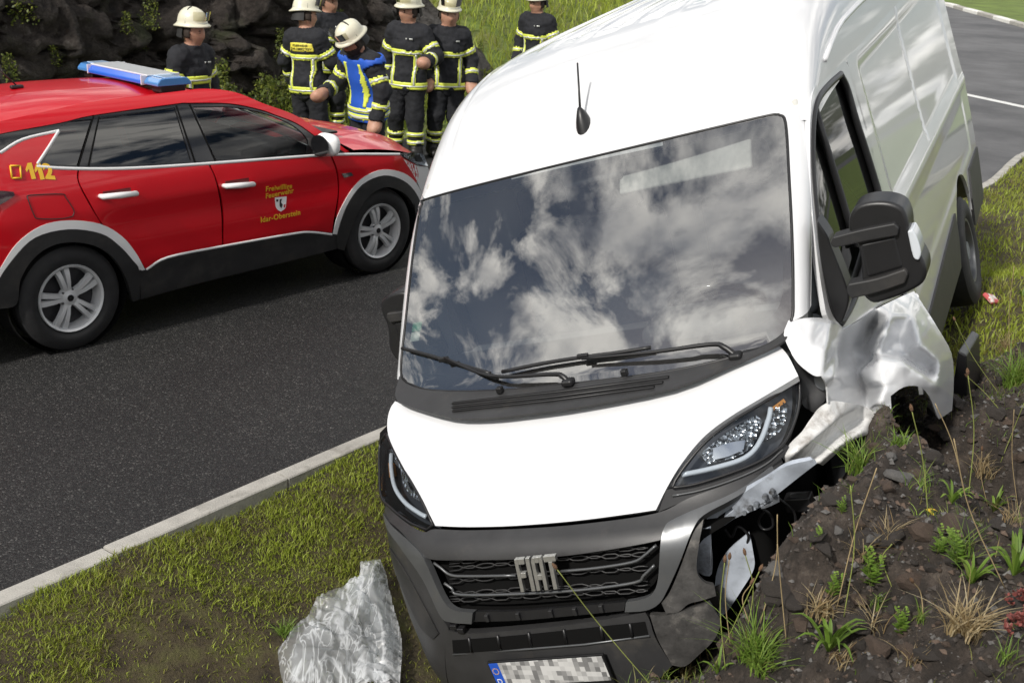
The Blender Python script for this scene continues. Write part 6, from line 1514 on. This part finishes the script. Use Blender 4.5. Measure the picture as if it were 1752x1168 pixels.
for k, (q, H, lb) in enumerate([((1487, 1012), .13, 'bright feathery weed in the middle of the lava bank'), ((1636, 985), .14, 'feathery weed right of the middle of the bank'), ((1420, 1030), .09, 'small feathery weed left of the bright one'), ((1440, 880), .06, 'tiny feathery weed below the van wheel'), ((1600, 960), .10, 'feathery weed among the dark stones right of centre'), ((1395, 935), .07, 'yellowish feathery weed on the left flank of the bank'), ((1540, 1090), .10, 'feathery weed near the bottom edge of the bank')]):
    V, F, T = feathery(random.Random(80+k), H); o = mesh_obj('feathery_weed', V, F, M_['weed'], None, False); set_tone(o, T); o.location = ground_hit(q); tag(o, lb, 'plant', 'weeds on the lava bank')
# grass tufts
for k, (q, n, H, sp, mk, lb) in enumerate([((1472, 806), 150, .17, .20, 'weed', 'dense grass tuft on the crest by the torn wing'), ((1648, 1085), 130, .17, .18, 'dry', 'straw-coloured grass tuft near the bottom right'), ((1400, 1062), 90, .12, .16, 'dry', 'straw-coloured grass tuft left of the feathery weed'), ((1286, 1130), 120, .20, .16, 'weed', 'tall thin grass clump beside the bumper corner'),
        ((1738, 660), 160, .26, .26, 'weed', 'large grass tuft at the right edge below the turf'), ((1540, 765), 70, .09, .14, 'weed', 'low grass tuft on the crest below the wheel arch'), ((1300, 1150), 110, .15, .16, 'weed', 'grass clump at the bottom edge of the bank'), ((1720, 600), 90, .16, .2, 'dry', 'dry grass tuft above the crest at the right edge'), ((1180, 1160), 60, .10, .14, 'dry', 'dry grass at the foot of the broken bumper'), ((490, 1085), 110, .10, .13, 'weed', 'fresh grass tuft on the verge left of the plastic sheet'), ((600, 1012), 50, .06, .10, 'weed', 'small grass tuft on the verge above the plastic sheet')]):
    r2 = np.random.RandomState(200+k); P, Hh, Ww, ln = tuft(r2, n, H, sp); o = blades('grass_tuft', P, Hh, Ww, np.clip(r2.normal(.62 if mk == 'weed' else .6, .2, n), 0, 1), ln, r2, M_[mk], 4); o.location = ground_hit(q); o.location.z -= .01; tag(o, lb, 'grass tuft', 'grass tufts on bank and verge')
rr = random.Random(19)
for k in range(26):
    q = (rr.uniform(1200, 1752), rr.uniform(700, 1165)); b = ground_hit(q, 1.8, 7.5)
    if b.y > 6.8 or float(bank_mask(np.array([b.x]), np.array([b.y]))[0]) < .7: continue
    dry = rr.random() < .5; r2 = np.random.RandomState(300+k); n = rr.randrange(16, 46); P, Hh, Ww, ln = tuft(r2, n, rr.uniform(.05, .13), rr.uniform(.08, .2), .0028); o = blades('grass_wisp', P, Hh, Ww, np.clip(r2.normal(.55, .22, n), 0, 1), ln, r2, M_['dry' if dry else 'weed'], 4); o.location = b-Vector((0, 0, .006))
    tag(o, 'thin wisp of straw-coloured grass on the lava bank' if dry else 'thin wisp of green grass on the lava bank', 'grass tuft', 'dry grass wisps' if dry else 'green grass wisps')
# fine sparse grass and moss over the bank
x, y = scatter(90000, .2, 3.6, 2.0, 7.0); k = (bank_mask(x, y) > .4); x, y = x[k], y[k]; cl = fbm(x, y, 3.3, 3, 61); k = rs.uniform(0, 1, len(x)) < np.interp(cl, [.5, .68], [.02, .55]); x, y = x[k], y[k]; n = len(x)
o = blades('bank_grass', np.stack([x, y, ground_z(x, y)-.003], 1), rs.uniform(.012, .06, n), rs.uniform(.0016, .0034, n), np.clip(rs.normal(.42, .25, n), 0, 1), rs.uniform(.3, 1.2, n), rs, M_['weed'], 3); tag(o, 'sparse fine grass and moss scattered over the lava bank', 'grass', kind='stuff')
# seed stalks
M_['seed'] = mat('seed_head', (.16, .09, .05), .9, bump=.6, bscale=200.); M_['stalk'] = mat('stalk_green', (.22, .25, .06), .7); M_['stalkd'] = mat('stalk_dry', (.33, .25, .13), .8)
stalks = [((1125, 1185), (952, 972), 2.85, 1, 1), ((1180, 1092), (1104, 950), 3.05, 1, 1), ((1277, 1090), (1275, 948), 2.95, 1, 1), ((1250, 1110), (1248, 955), 3.0, 1, 0), ((1218, 1150), (1300, 975), 2.85, 1, 1), ((1285, 1080), (1285, 998), 2.9, 1, 0), ((1212, 1130), (1170, 962), 3.0, 1, 0), ((1195, 1140), (1196, 990), 3.0, 1, 0), ((1240, 1155), (1240, 960), 2.8, 1, 1),
          ((1588, 890), (1560, 702), 3.1, 1, 1), ((1712, 680), (1634, 548), 4.5, 1, 1), ((1722, 720), (1656, 645), 4.0, 1, 1), ((1655, 860), (1656, 640), 3.3, 1, 1), ((1690, 870), (1680, 770), 3.2, 1, 0), ((1650, 840), (1600, 690), 3.3, 0, 0), ((1720, 1010), (1632, 750), 2.7, 0, 0), ((1430, 1050), (1500, 800), 2.9, 0, 0), ((1443, 1060), (1455, 830), 2.85, 0, 1),
          ((1730, 640), (1735, 455), 4.6, 0, 0), ((1578, 1065), (1562, 995), 2.3, 1, 0), ((1525, 1010), (1526, 930), 2.7, 0, 1), ((1345, 1100), (1330, 930), 2.9, 0, 0), ((1300, 1070), (1330, 880), 3.1, 0, 0), ((1742, 880), (1735, 700), 3.0, 0, 0), ((1710, 800), (1752, 690), 3.2, 0, 1)]
for k, (q0, q1, yy, head, green) in enumerate(stalks):
    b = ground_hit(q0) if q0[1] < 1168 else at_y(q0, yy); tp = at_y(q1, b.y+.02*(k % 3-1)); mid = b.lerp(tp, .5)+Vector((.012*((k*7) % 5-2), .02, .01))
    o = tube('seed_stalk', catmull3([b, mid, tp], 6), [.0016]*13, M_['stalk'] if green else M_['stalkd'], None, 5)
    tag(o, 'thin grass stalk with a brown seed head rising from the bank' if head else 'thin bare grass stalk rising from the lava bank', 'stalk', 'seed stalks on the bank' if head else 'bare stalks on the bank')
    if head:
        d = (tp-mid).normalized(); M0 = Matrix.Translation(tp) @ d.to_track_quat('Y', 'Z').to_matrix().to_4x4()
        lathe('seed_head', [(-.004, .001), (.0, .0042), (.008, .0055), (.016, .0045), (.024, .001)], M_['seed'], o, 8, M0)
# red stonecrop at the right edge
M_['stonecrop'] = mat('stonecrop', (.16, .040, .032), .6, var=.4, vscale=60.)
rr = random.Random(9)
for kq, lb in (((1738, 1085), 'red stonecrop cushion at the bottom right edge'), ((1748, 1045), 'smaller red stonecrop cushion above the other')):
    V, F = [], []
    for i in range(70):
        a = rr.uniform(0, 6.28); r_ = rr.uniform(0, .05); c = Vector((r_*math.cos(a), r_*math.sin(a), .01+.03*(1-r_/.05)+rr.uniform(0, .012)))
        for j in range(4):
            d = Vector((rr.uniform(-1, 1), rr.uniform(-1, 1), rr.uniform(.2, 1))).normalized()*.012; s = d.cross(Vector((0, 0, 1))).normalized()*.004; b = len(V); V += [c, c+d*.5+s, c+d, c+d*.5-s]; F.append([b, b+1, b+2, b+3])
    o = mesh_obj('stonecrop', V, F, M_['stonecrop'], None, False); o.location = ground_hit(kq); tag(o, lb, 'plant')
# plants along the foot of the rock face and on its ledges
rr = random.Random(31)
M_['shrub'] = blade_mat('shrub_leaves', [(.06, .05, .018), (.07, .10, .02), (.13, .17, .025), (.26, .28, .05)])
def bush(r, h, n, seed):
    rs_ = np.random.RandomState(seed); V, F, T = [], [], []
    for i in range(n):
        a = rs_.uniform(0, 6.28); q = rs_.uniform(0, 1)**.5; z = rs_.uniform(.05, 1)*h; rad = r*(1-.55*(z/h))*q; c = Vector((rad*math.cos(a), rad*math.sin(a), z)); l = rs_.uniform(.03, .07)
        d = Vector(rs_.normal(0, 1, 3)).normalized(); s = d.cross(Vector(rs_.normal(0, 1, 3))).normalized(); b = len(V); V += [c, c+d*l*.5+s*l*.28, c+d*l, c+d*l*.5-s*l*.28]; F.append([b, b+1, b+2, b+3]); T += [rs_.uniform(.1, 1)]*4
    me = bpy.data.meshes.new('weed_clump'); me.from_pydata([tuple(v) for v in V], [], F); me.materials.append(M_['shrub']); at = me.attributes.new('tone', 'FLOAT', 'POINT'); at.data.foreach_set('value', np.array(T, np.float32)); return me
bushes = [bush(.32, .75, 520, 1), bush(.22, .95, 420, 2), bush(.45, .55, 620, 3), bush(.15, .40, 200, 4)]
for k in range(150):
    t = rr.uniform(-3, 12.6); h = rr.choice((0, 0, rr.uniform(.3, 2.5), rr.uniform(.3, 2.5)))
    if h == 0:
        x, y = xy(float(np.interp(t, [-16, 7, 11, 13.2], [-8.7, -8.35, -7.9, -7.6]))+rr.uniform(-.2, .8), t); p = Vector((x, y, .05))
    else: p = rock_point(t, h)
    o = link(bpy.data.objects.new('weed_clump', bushes[rr.randrange(4)])); o.location = p; s = rr.uniform(.5, 1.15)*(1 if h == 0 else .7); o.scale = (s, s, s); o.rotation_euler = (0, 0, rr.uniform(0, 6.28))
    tag(o, 'leafy green weed clump at the foot of the rock face' if h == 0 else 'green weed clump growing from a ledge of the rock face', 'plant', 'weeds at the rock foot' if h == 0 else 'weeds on the rock ledges')
# ------------------------------------------------------------------ stones on the bank
M_['stone'] = mat('lava_stone', (.052, .043, .037), .85, var=.45, vscale=20., bump=.8, bscale=90.)
M_['stoneg'] = mat('grey_stone', (.115, .11, .105), .8, var=.35, vscale=20., bump=.6, bscale=90.)
M_['stoneb'] = mat('brown_stone', (.10, .070, .052), .88, var=.4, vscale=20., bump=.8, bscale=90.)
def stone_mesh(seed):
    rs_ = random.Random(seed); bm = bmesh.new(); bmesh.ops.create_icosphere(bm, subdivisions=2, radius=1)
    pl = [(Vector((rs_.gauss(0, 1), rs_.gauss(0, 1), rs_.gauss(0, 1))).normalized(), rs_.uniform(.45, .85)) for _ in range(9)]
    for v in bm.verts:
        for n_, d_ in pl:
            e = v.co.dot(n_)-d_
            if e > 0: v.co -= n_*e
        v.co *= 1+.12*nz(v.co.x*2, v.co.y*2, v.co.z*2+seed, 1., 2)
    bmesh.ops.recalc_face_normals(bm, faces=bm.faces)
    me = bpy.data.meshes.new('stone'); bm.to_mesh(me); bm.free(); return me
protos = []
for k in range(10):
    for mk in ('stone', 'stoneg', 'stoneb'):
        me = stone_mesh(k) if mk == 'stone' else protos[-1][0].copy()
        if mk != 'stone': me.materials.clear()
        me.materials.append(M_[mk]); protos.append((me, mk))
rs = np.random.RandomState(77); cnt = 0; tries = 0; rr = random.Random(4)
names = {'stone': ('dark lava stone lying on the bank', 'dark stones on the bank'), 'stoneg': ('grey stone lying on the lava bank', 'grey stones on the bank'), 'stoneb': ('brown stone lying on the lava bank', 'brown stones on the bank')}
while cnt < 250:
    q = (rr.uniform(1180, 1752), rr.uniform(640, 1168)); p = ground_hit(q, 1.8, 7.5); 
    if p.y > 7.2 or float(bank_mask(np.array([p.x]), np.array([p.y]))[0]) < .75: tries += 1; continue
    me, mk = protos[min(29, int(rr.random()*30))]
    if mk == 'stoneg' and rr.random() < .7: me, mk = protos[0]
    o = link(bpy.data.objects.new('stone', me)); s = .009+.040*rr.random()**3.2; o.location = p+Vector((0, 0, s*.15)); o.scale = (s*rr.uniform(.9, 1.5), s*rr.uniform(.8, 1.2), s*rr.uniform(.5, .9)); o.rotation_euler = (rr.uniform(-.4, .4), rr.uniform(-.4, .4), rr.uniform(0, 6.28))
    tag(o, names[mk][0], 'stone', names[mk][1]); cnt += 1
# grit too fine to count
n = 70000; x = rs.uniform(.1, 3.6, n); y = rs.uniform(1.9, 7., n); k = bank_mask(x, y) > .5; x, y = x[k], y[k]; n = len(x); z = ground_z(x, y)
oct_ = np.array([(1, 0, 0), (-1, 0, 0), (0, 1, 0), (0, -1, 0), (0, 0, 1), (0, 0, -1)], float); of = np.array([(0, 2, 4), (2, 1, 4), (1, 3, 4), (3, 0, 4), (2, 0, 5), (1, 2, 5), (3, 1, 5), (0, 3, 5)])
sz = .0028+.013*rs.uniform(0, 1, n)**4; V = oct_[None]*sz[:, None, None]*rs.uniform(.6, 1.4, (n, 6, 1))
a = rs.uniform(0, 6.28, n); c, s = np.cos(a)[:, None], np.sin(a)[:, None]; Vx = V[..., 0]*c-V[..., 1]*s; Vy = V[..., 0]*s+V[..., 1]*c; V = np.stack([Vx, Vy, V[..., 2]*.8], -1)+np.stack([x, y, z], 1)[:, None]
F = (of[None]+(np.arange(n)*6)[:, None, None]).reshape(-1, 3); mi = np.repeat(rs.choice([0, 0, 0, 1, 2], n), 8)
o = np_mesh('grit', V.reshape(-1, 3), F, [M_['stone'], M_['stoneg'], M_['stoneb']], None, mi); o.data.polygons.foreach_set('use_smooth', np.zeros(len(F), bool)); tag(o, 'loose lava grit covering the bank', 'grit', kind='stuff')
# ------------------------------------------------------------------ plastic sheet by the bumper
def film_mat():
    "thin cloudy film: clear where single, whiter along folds where it lies double"
    m = bpy.data.materials.new('plastic_film'); m.use_nodes = True; t = m.node_tree; t.nodes.clear()
    tr = N(t, 'ShaderNodeBsdfTransparent'); tr.inputs[0].default_value = (.95, .97, .98, 1); df = N(t, 'ShaderNodeBsdfDiffuse'); df.inputs[0].default_value = (.88, .90, .92, 1); tl = N(t, 'ShaderNodeBsdfTranslucent'); tl.inputs[0].default_value = (.90, .92, .94, 1)
    gl = N(t, 'ShaderNodeBsdfGlossy'); gl.inputs['Roughness'].default_value = .3
    tc = N(t, 'ShaderNodeTexCoord'); mp = N(t, 'ShaderNodeMapping'); mp.inputs['Rotation'].default_value = (0, 0, 1.05); mp.inputs['Scale'].default_value = (1.0, .28, .28); t.links.new(tc.outputs['Object'], mp.inputs[0])
    def rid(sc, w_):
        n = N(t, 'ShaderNodeTexNoise'); n.inputs['Scale'].default_value = sc; n.inputs['Detail'].default_value = 3; n.inputs['Distortion'].default_value = 1.2; t.links.new(mp.outputs[0], n.inputs['Vector'])
        a = N(t, 'ShaderNodeMath', operation='SUBTRACT'); t.links.new(n.outputs['Fac'], a.inputs[0]); a.inputs[1].default_value = .5; b = N(t, 'ShaderNodeMath', operation='ABSOLUTE'); t.links.new(a.outputs[0], b.inputs[0])
        r = N(t, 'ShaderNodeMapRange'); r.inputs[1].default_value = 0; r.inputs[2].default_value = w_; r.inputs[3].default_value = 1; r.inputs[4].default_value = 0; t.links.new(b.outputs[0], r.inputs[0]); return r.outputs[0]
    ad = N(t, 'ShaderNodeMath', operation='MAXIMUM'); t.links.new(rid(9, .05), ad.inputs[0]); t.links.new(rid(14, .035), ad.inputs[1])
    mr = N(t, 'ShaderNodeMapRange'); mr.inputs[3].default_value = .27; mr.inputs[4].default_value = .86; t.links.new(ad.outputs[0], mr.inputs[0])
    m1 = N(t, 'ShaderNodeMixShader'); m1.inputs[0].default_value = .5; m2 = N(t, 'ShaderNodeMixShader'); m3 = N(t, 'ShaderNodeMixShader'); m3.inputs[0].default_value = .04; o = N(t, 'ShaderNodeOutputMaterial')
    t.links.new(mr.outputs[0], m2.inputs[0]); t.links.new(df.outputs[0], m1.inputs[1]); t.links.new(tl.outputs[0], m1.inputs[2]); t.links.new(tr.outputs[0], m2.inputs[1]); t.links.new(m1.outputs[0], m2.inputs[2])
    t.links.new(m2.outputs[0], m3.inputs[1]); t.links.new(gl.outputs[0], m3.inputs[2]); t.links.new(m3.outputs[0], o.inputs[0]); return m
M_['film'] = film_mat()
film_px = [(640, 976), (650, 972), (660, 1000), (668, 1040), (682, 1090), (688, 1130), (684, 1185), (560, 1195), (486, 1190), (476, 1135), (490, 1110), (512, 1080), (530, 1062), (540, 1040), (576, 1020), (600, 1003), (618, 1002), (616, 984)]
def film(name, poly_px, hmax, seed, parent=None):
    po = [ground_hit(p, 2.5, 8) for p in spline(poly_px, 4)]; pol = [(p.x, p.y) for p in po]; PA = np.array(pol)
    xs = np.linspace(PA[:, 0].min()-.1, PA[:, 0].max()+.1, 40); ys = np.linspace(PA[:, 1].min()-.1, PA[:, 1].max()+.1, 40); GXf, GYf = np.meshgrid(xs, ys); GZf = base_z(GXf, GYf)
    def gb(a, b):
        i = min(max((a-xs[0])/(xs[1]-xs[0]), 0), 38.999); j = min(max((b-ys[0])/(ys[1]-ys[0]), 0), 38.999); i0, j0 = int(i), int(j); u, v = i-i0, j-j0
        return (GZf[j0, i0]*(1-u)+GZf[j0, i0+1]*u)*(1-v)+(GZf[j0+1, i0]*(1-u)+GZf[j0+1, i0+1]*u)*v
    def lift(a, b):
        e = min(1., float(np.sqrt(((PA-np.array((a, b)))**2).sum(1)).min())/.16); e = math.sin(e*math.pi/2)
        rot = 1.05; u_, v_ = a*math.cos(rot)+b*math.sin(rot), -a*math.sin(rot)+b*math.cos(rot)
        wv = nz(a*3, b*3, seed, 1., 2)*.5; r1 = (1-abs(nz(u_*3.4+wv*2, v_*1.1+wv*1.5, seed, 1., 2))*2.2); r2 = (1-abs(nz(u_*8+wv*3, v_*2.4+wv*3, seed+5, 1., 2))*2.0); r3 = (1-abs(nz(u_*17+wv*5, v_*6+wv*5, seed+9, 1., 2))*2)
        return (a, b, gb(a, b)+.035+hmax*e*(.60+.5*nz(a*2.2, b*2.2, seed+2, 1., 2))+.034*r1*(.35+.65*e)+.010*r2)
    o = panel(name, pol, lift, M_['film'], parent, (0, 0, 1), .014, 0, rim=False); return o
f1 = film('plastic_sheet', film_px, .055, 3); tag(f1, 'crumpled clear plastic sheet lying on the verge against the van bumper', 'plastic sheet')
film('sheet_fold', [(600, 1010), (640, 1000), (665, 1060), (676, 1120), (660, 1185), (560, 1190), (500, 1180), (500, 1130), (540, 1070)], .09, 15, f1)
film('sheet_fold', [(640, 978), (650, 973), (660, 1000), (668, 1040), (682, 1090), (688, 1130), (684, 1185), (640, 1190), (625, 1100), (612, 1040), (614, 1000)], .12, 8, f1)
# small litter
b = ground_hit((1696, 520), 3, 10); o = box('debris', (0, 0, 0), (.14, .10, .03), mat('red_white_scrap', (.75, .70, .68), .6, dirt=(.55, .10, .10), dscale=8., dpos=(.45, .5)), None, bv=.01); o.location = b+Vector((0, 0, .03)); o.rotation_euler = (.5, .3, .7); tag(o, 'torn red and white scrap lying in the grass beside the van rear wheel', 'debris')
V, F, T = leaf_rosette(random.Random(3), 3, .05, .012, (.1, .3)); o = mesh_obj('yellow_leaf', V, F, mat('yellow_leaf', (.62, .42, .03), .6)); o.location = ground_hit((1585, 872)); tag(o, 'small yellow leaf on the dark lava bank', 'leaf')
